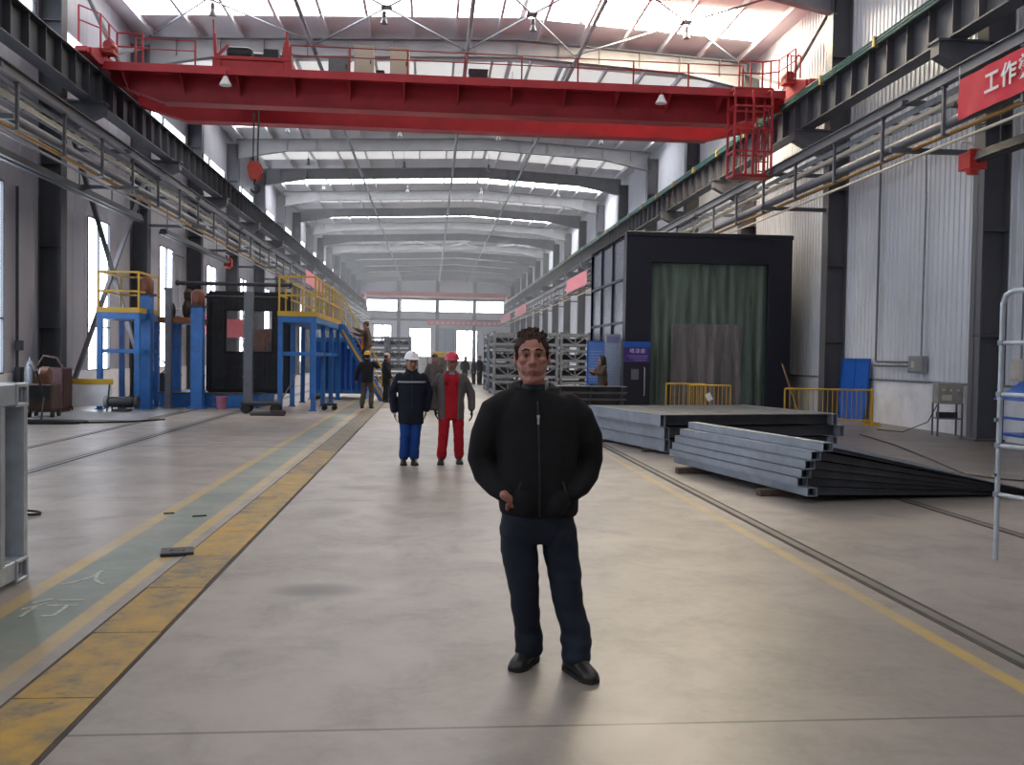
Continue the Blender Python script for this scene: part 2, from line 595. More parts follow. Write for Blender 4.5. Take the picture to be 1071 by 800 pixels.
M_day = emit('daylight_pane', (0.80, 0.88, 1.0), 8.5)
M_day2 = emit('daylight_clerestory', (0.82, 0.89, 1.0), 3.6)
nw = 0
for c in [q + WO for q in BAYS]:
    nw += 1
    mb = MB(); mb.bb(XL - 0.10, XL - 0.06, c - WY, c + WY, WZ0, WZ1)
    w = struct(mb.build('window_%d' % nw, M_day), 'tall bright window in the left wall')
    f = MB()
    for y in (c - WY, c, c + WY):
        f.bb(XL - 0.055, XL + 0.03, y - 0.018, y + 0.018, WZ0, WZ1)
    for z in (WZ0, 2.35, WZ1):
        f.bb(XL - 0.055, XL + 0.03, c - WY, c + WY, z - 0.02, z + 0.02)
    f.build('window_frame', M_column, w)
for c in BAYS:
    nw += 1
    mb = MB(); mb.bb(XL - 0.10, XL - 0.06, c - 3.35, c + 3.35, CZ0, CZ1)
    w = struct(mb.build('window_%d' % nw, M_day2), 'long high window above the crane rail')
    f = MB()
    for y in (c - 3.33, c, c + 3.33):
        f.bb(XL - 0.055, XL + 0.02, y - 0.025, y + 0.025, CZ0, CZ1)
    f.build('window_frame', M_column, w)

# ---- end wall
mb = MB()
wins = [(-9.2, 10.6, 7.9, 9.65), (-8.2, -5.6, 3.2, 6.0), (-3.1, 0.1, 1.3, 5.6), (3.7, 6.8, 0.9, 5.4)]
cuts = sorted({XL, XR} | {q for w in wins for q in w[:2]})
zc = sorted({0, ZR} | {q for w in wins for q in w[2:]})
for xa, xb in zip(cuts, cuts[1:]):
    for za, zb in zip(zc, zc[1:]):
        xm, zm = (xa + xb) / 2, (za + zb) / 2
        if any(w[0] < xm < w[1] and w[2] < zm < w[3] for w in wins): continue
        mb.bb(xa, xb, Y1, Y1 + 0.2, za, zb)
for x in (-4.6, 0.95, 6.3):
    mb.mi = 1; mb.bb(x - 0.25, x + 0.25, Y1 - 0.4, Y1, 0, 12.9)
mb.bb(XL, XR, Y1 - 0.15, Y1, 6.6, 6.9)
mb.bb(XL, XR, Y1 - 0.15, Y1, 9.8, 10.0)
struct(mb.build('wall_far', [M_wall, M_column]), 'hazy white end wall of the hall')
M_dayend = emit('daylight_end', (0.95, 0.98, 1.0), 6.0)
for (xa, xb, za, zb) in wins:
    nw += 1
    mb = MB(); mb.bb(xa, xb, Y1 + 0.05, Y1 + 0.1, za, zb)
    w = struct(mb.build('window_%d' % nw, M_dayend), 'bright window in the far end wall')
    f = MB()
    n = max(2, int(round((xb - xa) / 5)))
    for i in range(n + 1):
        x = xa + (xb - xa) * i / n
        f.bb(x - 0.08, x + 0.08, Y1 - 0.05, Y1 + 0.04, za, zb)
    f.bb(xa, xb, Y1 - 0.05, Y1 + 0.04, za - 0.08, za + 0.08); f.bb(xa, xb, Y1 - 0.05, Y1 + 0.04, zb - 0.08, zb + 0.08)
    f.build('window_frame', M_column, w)
mb = MB(); mb.bb(0.9, 3.4, Y1 - 0.12, Y1 - 0.02, 0, 5.6)
mb.mi = 1
for x in (0.9, 2.15, 3.4): mb.bb(x - 0.06, x + 0.06, Y1 - 0.16, Y1 - 0.1, 0, 5.6)
struct(mb.build('door_1', [mat('door_blue_grey', (0.22, 0.28, 0.36), 0.5), M_greyp]), 'blue-grey tall door in the end wall')

# ---- roof: sheets, skylight strips, purlins, frames
mb = MB()
for (xa, xb) in ((XL - 0.3, XC), (XC, XR + 0.3)):
    za, zb = roof_z(xa), roof_z(xb)
    mb.prism([(xa, za), (xb, zb), (xb, zb + 0.15), (xa, za + 0.15)], 'y', Y0, Y1 + 0.3)
struct(mb.build('ceiling', M_roof), 'grey sheet roof of the hall')

SKY_COL = (1.0, 0.985, 0.96)
strength = {29.4: 9.0, 36.8: 0.50, 44.3: 6.5, 51.7: 0.48, 59.2: 14.0, 66.6: 0.40, 74.1: 12.0, 81.5: 0.4, 89.0: 12.0, 96.4: 0.4, 103.9: 2.0, 111.3: 0.4, 118.8: 2.0, 126.2: 0.4}
skm = {}


def sky_mat(s, col=SKY_COL, tagn=''):
    k = (round(s, 2), tagn)
    if k not in skm: skm[k] = emit('skylight_%s%d' % (tagn, int(s * 100)), col, s)
    return skm[k]


for c in BAYS:
    s = 2.6 if c < 24 else 5.5
    for k, q in strength.items():
        if abs(k - c) < 0.3: s = q
    cs, hw = (c + 0.85, 1.2) if c < 32 else (c + 0.75, 1.3)
    for (xa, xb) in ((-9.9, XC - 0.1), (XC + 0.1, 4.95), (5.15, 11.35)):
        nw += 1
        m = sky_mat(s)
        if abs(c - 29.4) < 0.3 and xa > 5: m = sky_mat(60.0, (1.0, 0.86, 0.62), 'sun')
        mb = MB()
        za, zb = roof_z(xa), roof_z(xb)
        mb.prism([(xa, za - 0.03), (xb, zb - 0.03), (xb, zb + 0.01), (xa, za + 0.01)], 'y', cs - hw, cs + hw)
        struct(mb.build('window_%d' % nw, m), 'bright skylight strip across the roof')
for i in range(15):
    x = -9.75 + i * 1.5
    z = roof_z(x)
    mb = MB()
    mb.bb(x - 0.02, x + 0.02, Y0, Y1, z - 0.20, z - 0.0)
    mb.bb(x - 0.05, x + 0.05, Y0, Y1, z - 0.235, z - 0.22)
    n_tr += 1
    struct(mb.build('trim_%d' % n_tr, M_roof), 'roof purlin')
nb_ = 0
for y in FR:
    # portal frame: two tapered columns with corbels and a haunched rafter
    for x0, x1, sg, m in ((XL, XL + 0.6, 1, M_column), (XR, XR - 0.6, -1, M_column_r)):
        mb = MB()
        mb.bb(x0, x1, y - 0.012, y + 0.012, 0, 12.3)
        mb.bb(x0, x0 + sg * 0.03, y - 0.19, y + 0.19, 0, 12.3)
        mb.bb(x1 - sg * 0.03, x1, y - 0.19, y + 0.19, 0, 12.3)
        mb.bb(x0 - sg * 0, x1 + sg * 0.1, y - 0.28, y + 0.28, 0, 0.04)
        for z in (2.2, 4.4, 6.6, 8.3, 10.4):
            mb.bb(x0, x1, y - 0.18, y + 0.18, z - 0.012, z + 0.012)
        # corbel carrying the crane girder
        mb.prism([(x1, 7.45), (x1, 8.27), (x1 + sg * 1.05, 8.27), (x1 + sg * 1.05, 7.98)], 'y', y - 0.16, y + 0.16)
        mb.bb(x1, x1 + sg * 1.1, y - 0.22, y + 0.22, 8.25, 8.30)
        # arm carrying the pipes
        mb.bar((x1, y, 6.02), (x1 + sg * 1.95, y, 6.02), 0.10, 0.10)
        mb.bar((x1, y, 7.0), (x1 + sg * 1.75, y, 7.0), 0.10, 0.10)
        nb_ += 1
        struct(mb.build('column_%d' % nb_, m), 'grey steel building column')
    mb = MB()
    xs = [XL + 0.45, XL + 3.0, XC, XR - 3.0, XR - 0.45]
    dep = [1.0, 0.62, 0.62, 0.62, 1.0]
    for a in range(4):
        xa, xb = xs[a], xs[a + 1]
        za, zb = roof_z(xa) - 0.24, roof_z(xb) - 0.24
        da, db = dep[a], dep[a + 1]
        mb.prism([(xa, za), (xb, zb), (xb, zb - db), (xa, za - da)], 'y', y - 0.012, y + 0.012)
        mb.prism([(xa, za), (xb, zb), (xb, zb - 0.025), (xa, za - 0.025)], 'y', y - 0.14, y + 0.14)
        mb.prism([(xa, za - da), (xb, zb - db), (xb, zb - db + 0.025), (xa, za - da + 0.025)], 'y', y - 0.14, y + 0.14)
    for x in [-9 + 1.5 * i for i in range(14)]:
        z = roof_z(x) - 0.24
        mb.bb(x - 0.01, x + 0.01, y - 0.13, y + 0.13, z - 0.6, z)
    nb_ += 1
    struct(mb.build('beam_%d' % nb_, M_rafter), 'grey steel roof rafter')
for x in (-4.2, 1.15, 5.08):
    mb = MB(); mb.tube([(x, Y0 + 4, 12.28), (x, Y1 - 1, 12.28)], 0.075, 8)
    n_tr += 1
    struct(mb.build('trim_%d' % n_tr, M_galvd, smooth=True), 'long roof tie tube')
for ya in (FR[5], FR[13]):
    yb = ya + BAY
    nodes = [-9.9, -4.2, 1.15, 5.08, 11.3]
    for xa, xb in zip(nodes, nodes[1:]):
        mb = MB()
        for (p, q) in (((xa, ya), (xb, yb)), ((xa, yb), (xb, ya))):
            mb.tube([(p[0], p[1], 12.62), (q[0], q[1], 12.62)], 0.035, 6)
        mb.box(((xa + xb) / 2, (ya + yb) / 2, 12.62), (0.35, 0.35, 0.03))
        n_tr += 1
        struct(mb.build('trim_%d' % n_tr, M_galvd), 'crossed roof bracing rods')
# wall bracing on the left, and on the right above the crane
for (x, y, za, zb) in ((-9.95, FR[5], 0.0, 7.7), (11.5, FR[5], 9.3, 12.2), (-9.95, FR[12], 0.6, 8.0), (-9.95, FR[5], 9.3, 12.2)):
    mb = MB()
    mb.bar((x, y + 0.15, za), (x, y + BAY - 0.15, zb), 0.11, 0.11)
    mb.bar((x + 0.13, y + 0.15, zb), (x + 0.13, y + BAY - 0.15, za), 0.11, 0.11)
    n_tr += 1
    struct(mb.build('trim_%d' % n_tr, M_column_r), 'crossed wall bracing')

# ---- dust and haze hanging in the far part of the hall
def haze():
    m = bpy.data.materials.new('workshop_haze'); m.use_nodes = True
    nt = m.node_tree; nt.nodes.clear()
    out = _n(nt, 'ShaderNodeOutputMaterial'); v = _n(nt, 'ShaderNodeVolumeScatter')
    v.inputs['Color'].default_value = (0.93, 0.96, 1.0, 1); v.inputs['Density'].default_value = HAZE; v.inputs['Anisotropy'].default_value = 0.35
    nt.links.new(v.outputs[0], out.inputs['Volume'])
    mb = MB(); mb.bb(XL + 0.65, XR - 0.65, 42.0, Y1 - 0.45, 0.01, 12.0)
    o = mb.build('haze', m); o['kind'] = 'stuff'; o['label'] = 'pale haze hanging in the far half of the hall'; o['category'] = 'haze'
    return o


haze()
# ------------------------------------------------------------------ crane runway, pipes, banners
def girder(x, sg, lab):
    mb = MB()
    ya, yb = -10, 131
    mb.bb(x - 0.22, x + 0.22, ya, yb, 9.165, 9.2)
    mb.bb(x - 0.20, x + 0.20, ya, yb, 8.30, 8.335)
    mb.bb(x - 0.012, x + 0.012, ya, yb, 8.33, 9.17)
    y = ya
    while y < yb:
        mb.bb(x - 0.18, x + 0.18, y - 0.012, y + 0.012, 8.33, 9.17)
        y += 0.9
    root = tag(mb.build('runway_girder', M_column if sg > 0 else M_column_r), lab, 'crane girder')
    r = MB(); r.bb(x - 0.035, x + 0.035, ya, yb, 9.2, 9.30); r.bb(x - 0.07, x + 0.07, ya, yb, 9.2, 9.22)
    r.build('crane_rail', M_steel, root)
    return root


girder(-9.24, 1, 'long dark steel crane girder with ribs along the windowed wall')
gr_ = girder(10.72, -1, 'long grey steel crane girder with ribs and teal bar along the ribbed white wall')
mb = MB()
for k, z in enumerate((9.16, 9.23, 9.30)):
    mb.tube([(10.44, -8, z), (10.44, 130, z)], 0.028, 6)
mb.split('conductor_bar', M_teal, gr_)
mb = MB()
for k in range(46):
    y = -6 + 3.0 * k
    mb.bb(10.40, 10.52, y - 0.05, y + 0.05, 9.12, 9.36)
mb.split('bar_clip', M_yel, gr_)


def rack_side(sg, side, x_ch, x_tray, x_pipe, x_thin):
    yA, yB = -8, 130
    s = 'right' if sg < 0 else 'left'
    w = 'white wall' if sg < 0 else 'windowed wall'
    mb = MB(); mb.ibeam((x_ch, yA, 7.08), (x_ch, yB, 7.08), 0.16, 0.24, 0.02)
    tag(mb.build('pipe_support_beam', M_greyp if sg < 0 else M_column_r), 'grey steel beam carrying the pipe hangers along the %s' % w, 'beam')
    mb = MB()
    a, b = x_tray
    for x in (a, b): mb.bb(x - 0.015, x + 0.015, yA, yB, 6.80, 6.92)
    y = yA
    while y < yB:
        mb.bb(min(a, b), max(a, b), y - 0.05, y + 0.05, 6.81, 6.84)
        y += 0.85
    tag(mb.build('cable_ladder', M_galvd), 'ladder-like cable tray with open rungs along the %s' % w, 'cable tray')
    mb = MB(); mb.tube([(x_pipe + sg * -0.12, yA, 6.72), (x_pipe + sg * -0.12, yB, 6.72)], 0.055, 8)
    tag(mb.build('cream_pipe', M_cream, smooth=True), 'cream pipe under the cable tray on the %s side' % s, 'pipe')
    mb = MB(); mb.tube([(x_pipe, yA, 6.26), (x_pipe, yB, 6.26)], 0.11, 12)
    tag(mb.build('grey_pipe', M_greyp, smooth=True), 'thick grey pipe hung along the %s' % w, 'pipe')
    mb = MB(); mb.tube([(x_pipe, yA, 6.05), (x_pipe, yB, 6.05)], 0.05, 8)
    tag(mb.build('yellow_pipe', M_yelp, smooth=True), 'thin yellow pipe under the grey one along the %s' % w, 'pipe')
    mb = MB(); mb.tube([(x_thin, yA, 5.72), (x_thin, yB, 5.72)], 0.028, 6)
    tag(mb.build('thin_pipe', M_cream if sg < 0 else M_greyp, smooth=True), 'lowest thin pale pipe along the %s' % w, 'pipe')
    h0 = None
    for k in range(36):
        y = 9.7 + 2.384 * k
        if y > 95: break
        if h0 is None:
            mb = MB()
            mb.bb(-0.03, 0.03, -0.03, 0.03, -0.82, 0.14)
            mb.bb(-0.05, 0.05, -0.05, 0.05, 0.10, 0.13)
            h0 = tag(mb.build('pipe_hanger', M_greyp if sg < 0 else M_column_r, loc=(x_ch, y, 6.82)),
                     'short grey post hanging from the pipe beam along the %s' % w, 'pipe hanger', 'pipe hangers on the %s side' % s)
            t = MB(); t.bar((0, 0, -0.8), (x_pipe - x_ch, 0, -0.8), 0.05, 0.05); t.build('foot', M_greyp, h0)
        else:
            dup(h0, (x_ch, y, 6.82))


rack_side(-1, 'R', 9.80, (9.98, 10.42), 9.93, 9.60)
rack_side(1, 'L', -8.34, (-8.52, -8.95), -8.47, -8.14)

# gas heaters: dark tube along the wall with a red burner box at its end
def heater(x, ya, yb, z, lab, burner=True):
    t = thing('tube_heater', lab, 'heater', (x, yb, z))
    mb = MB()
    mb.prism([(-0.16, -0.10), (0.16, -0.10), (0.10, 0.08), (-0.10, 0.08)], 'y', ya - yb, -0.3)
    mb.build('reflector', M_dark, t)
    mb = MB(); mb.tube([(0, ya - yb + 0.1, -0.08), (0, -0.05, -0.08)], 0.05, 8); mb.build('tube', M_dark, t, True)
    if not burner:
        mb = MB(); mb.box((0, -0.28, -0.02), (0.30, 0.03, 0.22)); mb.build('end_plate', M_dark, t)
        mb = MB(); y = ya - yb + 0.5
        while y < 0:
            mb.bar((0, y, 0.05), (0, y, 0.9), 0.03, 0.03); y += 2.5
        mb.split('hanger', M_column, t)
        return t
    mb = MB(); mb.box((0, 0.05, -0.05), (0.30, 0.40, 0.34)); mb.box((0.0, -0.18, -0.05), (0.36, 0.06, 0.40))
    mb.lathe([(0.10, -0.32), (0.13, -0.24), (0.13, -0.2)], (0, 0.0, 0))
    mb.build('burner', mat('burner_red', (0.60, 0.035, 0.025), 0.4), t, bev=0.01)
    mb = MB(); mb.tube([(0, 0.0, 0.1), (0, 0.0, 0.28), (-0.1, 0, 0.32), (-0.25, 0, 0.32)], 0.03, 8); mb.build('inlet', M_white, t, True)
    mb = MB()
    y = ya - yb + 0.5
    while y < 0:
        mb.bar((0, y, 0.05), (0, y, 0.9), 0.03, 0.03); y += 2.5
    mb.split('hanger', M_column, t)
    return t


heater(-9.45, 10.0, 30.8, 5.92, 'dark tube heater along the windowed wall, in front of the crossed braces', False)
heater(-9.45, 33.2, 43.6, 5.85, 'dark tube heater with red burner beyond the second left column')
heater(10.75, 6.0, 17.4, 5.72, 'dark tube heater with red burner box under the red banner')


def banner(x, y0, y1, z0, z1, m, lab, txt=None, sg=-1, n=24, tilt=0.0):
    t = thing('banner', lab, 'banner', (x, y0, z0))
    mb = MB()
    L = y1 - y0
    vs = []
    for i in range(n + 1):
        for j in range(5):
            wv = 0.012 * math.sin(i * 1.7 + j) + 0.008 * math.sin(i * 0.6)
            vs.append((wv, L * i / n, (z1 - z0) * j / 4))
    k = len(vs)
    vs += [(p[0] - sg * 0.004, p[1], p[2]) for p in vs]
    fs = [(i * 5 + j, i * 5 + j + 1, (i + 1) * 5 + j + 1, (i + 1) * 5 + j) for i in range(n) for j in range(4)]
    fs += [(k + a, k + d, k + c, k + b) for a, b, c, d in fs]
    mb.add(vs, fs)
    mb.build('cloth', m, t, True)
    mb = MB()
    for y in (0.02, L - 0.02):
        mb.bar((0, y, (z1 - z0)), (0, y, (z1 - z0) + 0.25), 0.012, 0.012)
    mb.split('tie', M_white, t)
    if txt:
        # read from inside the hall, looking at the wall
        ry = -PI / 2
        step = 0.47
        for i, ch in enumerate(txt):
            yy = L - 1.08 - i * step
            M4 = Matrix.Translation((-0.05, yy, (z1 - z0) / 2)) @ Matrix(((0, 0, -1, 0), (-1, 0, 0, 0), (0, 1, 0, 0), (0, 0, 0, 1)))
            lettering(ch, 0.42, 'lettering', M_white, t, M4, 0.006, 0.009)
    return t


banner(9.73, 12.0, 16.25, 6.14, 6.88, M_banner, 'red banner with large white characters high above the pipes of the ribbed white wall', '工作效')
banner(9.62, 56.0, 64.5, 6.2, 7.1, M_pink, 'faded red banner on the right pipes, beyond the dark booth')
banner(9.62, 92.0, 104.0, 6.2, 7.1, M_pink, 'small faded red banner far down the right pipes')
banner(9.62, 110.0, 124.0, 6.2, 7.1, M_pink, 'last faded red banner near the end wall, right side')
banner(-8.10, 60.0, 70.0, 6.2, 7.1, M_pink, 'faded pink banner on the left pipes above the stair', sg=1)
t = thing('banner', 'long faded red banner across the far end wall', 'banner', (-0.5, Y1 - 0.6, 6.0))
mb = MB(); mb.bb(0, 11.0, 0, 0.03, 0, 0.75); mb.build('cloth', M_pink, t)
mb = MB()
for i in range(14): mb.bb(0.5 + i * 0.75, 0.95 + i * 0.75, -0.02, 0, 0.2, 0.55)
mb.build('lettering', mat('pale_pink_letters', (0.70, 0.5, 0.5), 0.8), t)

# high-bay lamps under the roof
M_lampw = mat('lamp_enamel', (0.12, 0.12, 0.13), 0.35, 0.2)
lamp0 = None
for c in [q for q in BAYS if 22 < q < 62]:
    for x in (-6.9, -1.6, 3.15, 8.2):
        if lamp0 is None:
            lamp0 = thing('pendant_lamp', 'small bell-shaped lamp hanging under the roof', 'lamp', (x, c, 12.1), 0, 'pendant lamps under the roof')
            mb = MB(); mb.lathe([(0.115, 0.0), (0.11, 0.03), (0.07, 0.16), (0.05, 0.2)]); mb.build('lamp_shade', M_lampw, lamp0, True)
            mb = MB(); mb.lathe([(0.05, 0.2), (0.07, 0.22), (0.07, 0.36), (0.02, 0.4)]); mb.build('ballast', M_greyp, lamp0, True)
            mb = MB(); mb.tube([(0, 0, 0.38), (0, 0, 1.0)], 0.012, 6); mb.build('stem', M_greyp, lamp0)
        else:
            dup(lamp0, (x, c, 12.1))

# ------------------------------------------------------------------ red overhead crane
CY = 27.05; CY2 = 29.4
crane = thing('bridge_crane', 'red double-girder overhead crane spanning the hall', 'overhead crane', (0.75, CY, 0))


def cx(x): return x - 0.75


for yy, nm in ((0.0, 'near'), (CY2 - CY, 'far')):
    mb = MB()
    prof = [(cx(-9.1), 9.20), (cx(-7.7), 8.72), (cx(8.95), 8.72), (cx(10.55), 9.20), (cx(10.55), 9.52), (cx(-9.1), 9.52)]
    if yy > 0: prof = [(a, 8.80 if b_ == 8.72 else b_) for a, b_ in prof]
    mb.prism(prof, 'y', yy - 0.20, yy + 0.20)
    # flange plates standing a little proud
    mb.bb(cx(-9.1), cx(10.55), yy - 0.26, yy + 0.26, 9.50, 9.54)
    mb.bb(cx(-7.7), cx(8.95), yy - 0.26, yy + 0.26, 8.695 + (0.08 if yy > 0 else 0), 8.725 + (0.08 if yy > 0 else 0))
    mb.build('girder', M_red, crane)
    mb = MB(); mb.bb(cx(-9.0), cx(10.4), yy - 0.03, yy + 0.03, 9.54, 9.62); mb.build('trolley_rail', M_redd, crane)
# walkway in front of the near girder
mb = MB()
mb.bb(cx(-9.3), cx(10.3), -0.92, -0.22, 9.46, 9.50)
mb.bb(cx(-9.3), cx(10.3), -0.95, -0.92, 9.33, 9.55)
for i in range(13):
    x = cx(-8.6) + i * 1.55
    mb.prism([(-0.2, 8.95), (-0.2, 9.46), (-0.92, 9.46), (-0.92, 9.38)], 'x', x - 0.015, x + 0.015)
mb.build('walkway', M_red, crane)


def railing(pts, h, name='railing', post=0.03, r=0.016, rails=(1.0, 0.6), step=1.6, m=None, parent=None):
    mb = MB(); pm = MB()
    for (p, q) in zip(pts, pts[1:]):
        p, q = V(p), V(q)
        n = max(1, int(round((q - p).length / step)))
        for i in range(n + 1):
            a = p + (q - p) * i / n
            if i < n or q == V(pts[-1]): pm.bar(a, a + V((0, 0, h)), post, post)
        for k in rails:
            o = V((0, 0, h * k))
            mb.tube([p + o, q + o], r, 6)
    pm.split(name + '_post', m, parent)
    return mb.build(name, m, parent)


railing([(cx(-4.0), -0.92, 9.52), (cx(9.0), -0.92, 9.52)], 0.70, m=M_redd, parent=crane, rails=(1.0, 0.62), step=1.63, post=0.045)
railing([(cx(-8.2), -0.92, 9.52), (cx(-6.6), -0.92, 9.52)], 0.70, m=M_redd, parent=crane, post=0.045)
railing([(cx(-9.35), -1.9, 9.75), (cx(-9.0), -1.3, 9.75), (cx(-8.9), -0.3, 9.6), (cx(-8.2), -0.3, 9.6)], 0.95, m=M_red, parent=crane, step=0.55, post=0.045, r=0.022)
railing([(cx(8.9), -0.9, 9.52), (cx(9.6), -0.9, 9.52), (cx(10.1), -0.9, 9.6), (cx(10.35), -1.5, 9.75)], 0.85, m=M_red, parent=crane, step=0.32, post=0.04, r=0.022)
# end carriages riding on the rails
for x, s in ((-9.24, 1), (10.72, -1)):
    mb = MB()
    mb.bb(cx(x) - 0.2, cx(x) + 0.2, -1.2, CY2 - CY + 1.2, 9.42, 9.80)
    mb.prism([(-1.9, 9.42), (-1.2, 9.36), (-1.2, 9.84), (-1.9, 9.62)], 'x', cx(x) - 0.22, cx(x) + 0.22)
    mb.bb(cx(x) - 0.16, cx(x) + 0.16, -2.05, -1.85, 9.45, 9.6)
    c_ = mb.build('end_carriage', M_red, crane, bev=0.02)
    for y in (-0.9, CY2 - CY + 0.9):
        w = MB(); R = Matrix.Rotation(PI / 2, 3, 'Y')
        w.lathe([(0.06, -0.1), (0.2, -0.1), (0.2, -0.08), (0.17, -0.06), (0.17, 0.06), (0.2, 0.08), (0.2, 0.1), (0.06, 0.1)], (cx(x), y, 9.47), 20, R)
        w.build('wheel', M_steel, c_, True)
    mb = MB()
    R = Matrix.Rotation(PI / 2, 3, 'X')
    mb.lathe([(0.13, -0.2), (0.16, -0.18), (0.16, 0.15), (0.12, 0.22)], (cx(x) + s * 0.35, -0.9, 9.95), 14, R)
    mb.box((cx(x) + s * 0.25, -0.9, 9.80), (0.5, 0.4, 0.12))
    mb.build('drive_motor', M_redd, crane, True)
# access cage hanging at the right-hand end
mb = MB()
xa, xb, ya, yb, za, zb = cx(8.65), cx(9.75), -1.35, -0.75, 6.98, 9.46
for x in (xa, (xa + xb) / 2, xb):
    for y in (ya, yb):
        mb.bar((x, y, za), (x, y, zb), 0.06, 0.06)
for x in [xa + (xb - xa) * i / 6 for i in range(7)]:
    mb.bar((x, ya, za), (x, ya, za + 1.35), 0.03, 0.03)
for z in (za, za + 0.68, za + 1.35, zb - 0.5, zb):
    for y in (ya, yb): mb.bar((xa, y, z), (xb, y, z), 0.05, 0.05)
    for x in (xa, xb): mb.bar((x, ya, z), (x, yb, z), 0.05, 0.05)
mb.bb(xa, xb, ya, yb, za - 0.05, za)
mb.build('access_cage', M_red, crane)
mb = MB()
for x in (cx(9.55), cx(9.9)): mb.bar((x, -0.68, za + 0.1), (x, -0.68, 9.5), 0.04, 0.04)
for i in range(9): mb.bar((cx(9.55), -0.68, za + 0.25 + i * 0.28), (cx(9.9), -0.68, za + 0.25 + i * 0.28), 0.03, 0.03)
mb.build('ladder', M_redd, crane)
mb = MB()
for dx in (0, 0.28):
    mb.tube([(cx(10.3) + dx, -1.3, 9.8), (cx(10.3) + dx, -1.3, 10.45), (cx(10.3) + dx, -1.15, 10.58), (cx(10.3) + dx, -1.0, 10.45), (cx(10.3) + dx, -1.0, 9.8)], 0.022, 8)
mb.bar((cx(10.3), -1.3, 10.45), (cx(10.58), -1.3, 10.45), 0.03, 0.03)
mb.build('grab_rail', M_red, crane, True)

# trolley with hoist and hook
tro = thing('hoist_trolley', 'red hoist trolley on top of the crane with hook hanging on ropes', 'hoist', (-5.2, (CY + CY2) / 2, 0))
mb = MB()
for x in (-1.0, 1.0): mb.bb(x - 0.12, x + 0.12, -1.35, 1.35, 9.70, 10.05)
for y in (-1.2, 1.2): mb.bb(-1.1, 1.1, y - 0.12, y + 0.12, 9.72, 10.02)
mb.prism([(-1.12, 9.98), (1.12, 9.98), (1.05, 10.10), (-1.05, 10.10)], 'y', -1.36, 1.36)
mb.build('trolley_frame', M_red, tro, bev=0.02)
for x in (-0.8, 0.8):
    for y in (-1.18, 1.18):
        w = MB(); w.lathe([(0.03, -0.06), (0.13, -0.06), (0.11, 0.0), (0.11, 0.06), (0.03, 0.06)], (x, y, 9.74), 16, Matrix.Rotation(PI / 2, 3, 'X')); w.build('wheel', M_steel, tro, True)
mb = MB(); mb.lathe([(0.34, -0.8), (0.34, -0.76), (0.27, -0.76), (0.27, 0.76), (0.34, 0.76), (0.34, 0.8)], (0.1, 0.1, 10.40), 20, Matrix.Rotation(PI / 2, 3, 'Y')); mb.build('rope_drum', M_dark, tro, True)
mb = MB(); mb.lathe([(0.2, -0.35), (0.22, -0.3), (0.22, 0.25), (0.16, 0.35)], (-0.45, -0.75, 10.32), 16, Matrix.Rotation(PI / 2, 3, 'Y')); mb.box((0.45, -0.75, 10.28), (0.42, 0.4, 0.36)); mb.build('motor', M_dark, tro, True)
mb = MB(); mb.prism([(0.78, 10.08), (1.10, 10.08), (1.0, 10.62), (0.88, 10.62)], 'y', -1.2, -1.08); mb.bar((0.94, -1.14, 10.5), (0.94, -1.14, 10.9), 0.06, 0.06); mb.build('limit_post', M_red, tro)
mb = MB(); mb.bar((-1.05, -1.2, 10.05), (-1.1, -1.2, 10.75), 0.09, 0.06); mb.bar((-1.1, -1.2, 10.7), (-1.13, -1.2, 11.15), 0.04, 0.04); mb.bar((-1.05, -1.2, 10.1), (-0.7, -1.2, 10.45), 0.06, 0.06); mb.build('signal_post', M_red, tro)
mb = MB()
for x in (-0.22, -0.08):
    for y in (-0.06, 0.06): mb.tube([(x + 0.05, y, 10.2), (x, y, 7.2)], 0.012, 6)
mb.split('rope', M_dark, tro)
mb = MB()
R = Matrix.Rotation(PI / 2, 3, 'X')
mb.lathe([(0.10, -0.13), (0.18, -0.13), (0.18, -0.1), (0.15, -0.07), (0.15, 0.07), (0.18, 0.1), (0.18, 0.13), (0.10, 0.13)], (-0.15, 0, 7.15), 18, R)
mb.prism([(-0.36, 7.2), (-0.28, 7.36), (-0.02, 7.36), (0.06, 7.2), (-0.02, 6.84), (-0.28, 6.84)], 'y', -0.17, -0.13)
mb.prism([(-0.36, 7.2), (-0.28, 7.36), (-0.02, 7.36), (0.06, 7.2), (-0.02, 6.84), (-0.28, 6.84)], 'y', 0.13, 0.17)
blk = mb.build('hook_block', mat('hook_block_red', (0.45, 0.05, 0.03), 0.5), tro, True)
mb = MB()
pts = [(-0.15, 0, 6.86), (-0.15, 0, 6.72)]
for i in range(10):
    a = PI / 2 - i * (1.45 * PI / 9)
    pts.append((-0.15 + 0.13 * math.cos(a), 0, 6.58 + 0.13 * math.sin(a)))
mb.tube(pts, [0.045, 0.045] + [0.045] * 6 + [0.04, 0.034, 0.026, 0.015], 10)
mb.build('hook', M_dark, blk, True)


def cabinet(x0, x1, z0, z1, m, lab, y=26.72, dep=0.42):
    w, h = x1 - x0, z1 - z0
    t = thing('electrical_cabinet', lab, 'electrical cabinet', ((x0 + x1) / 2, y, z0))
    mb = MB(); mb.bb(-w / 2, w / 2, 0, dep, 0, h); mb.bb(-w / 2 - 0.02, w / 2 + 0.02, -0.02, dep + 0.02, h - 0.03, h)
    mb.build('body', m, t, bev=0.008)
    mb = MB(); mb.bb(-w / 2 + 0.03, w / 2 - 0.03, -0.018, 0, 0.04, h - 0.06)
    d = mb.build('door', m, t, bev=0.004)
    mb = MB(); mb.bb(w / 2 - 0.1, w / 2 - 0.07, -0.04, -0.018, h * 0.45, h * 0.45 + 0.12); mb.build('handle', M_dark, d)
    return t


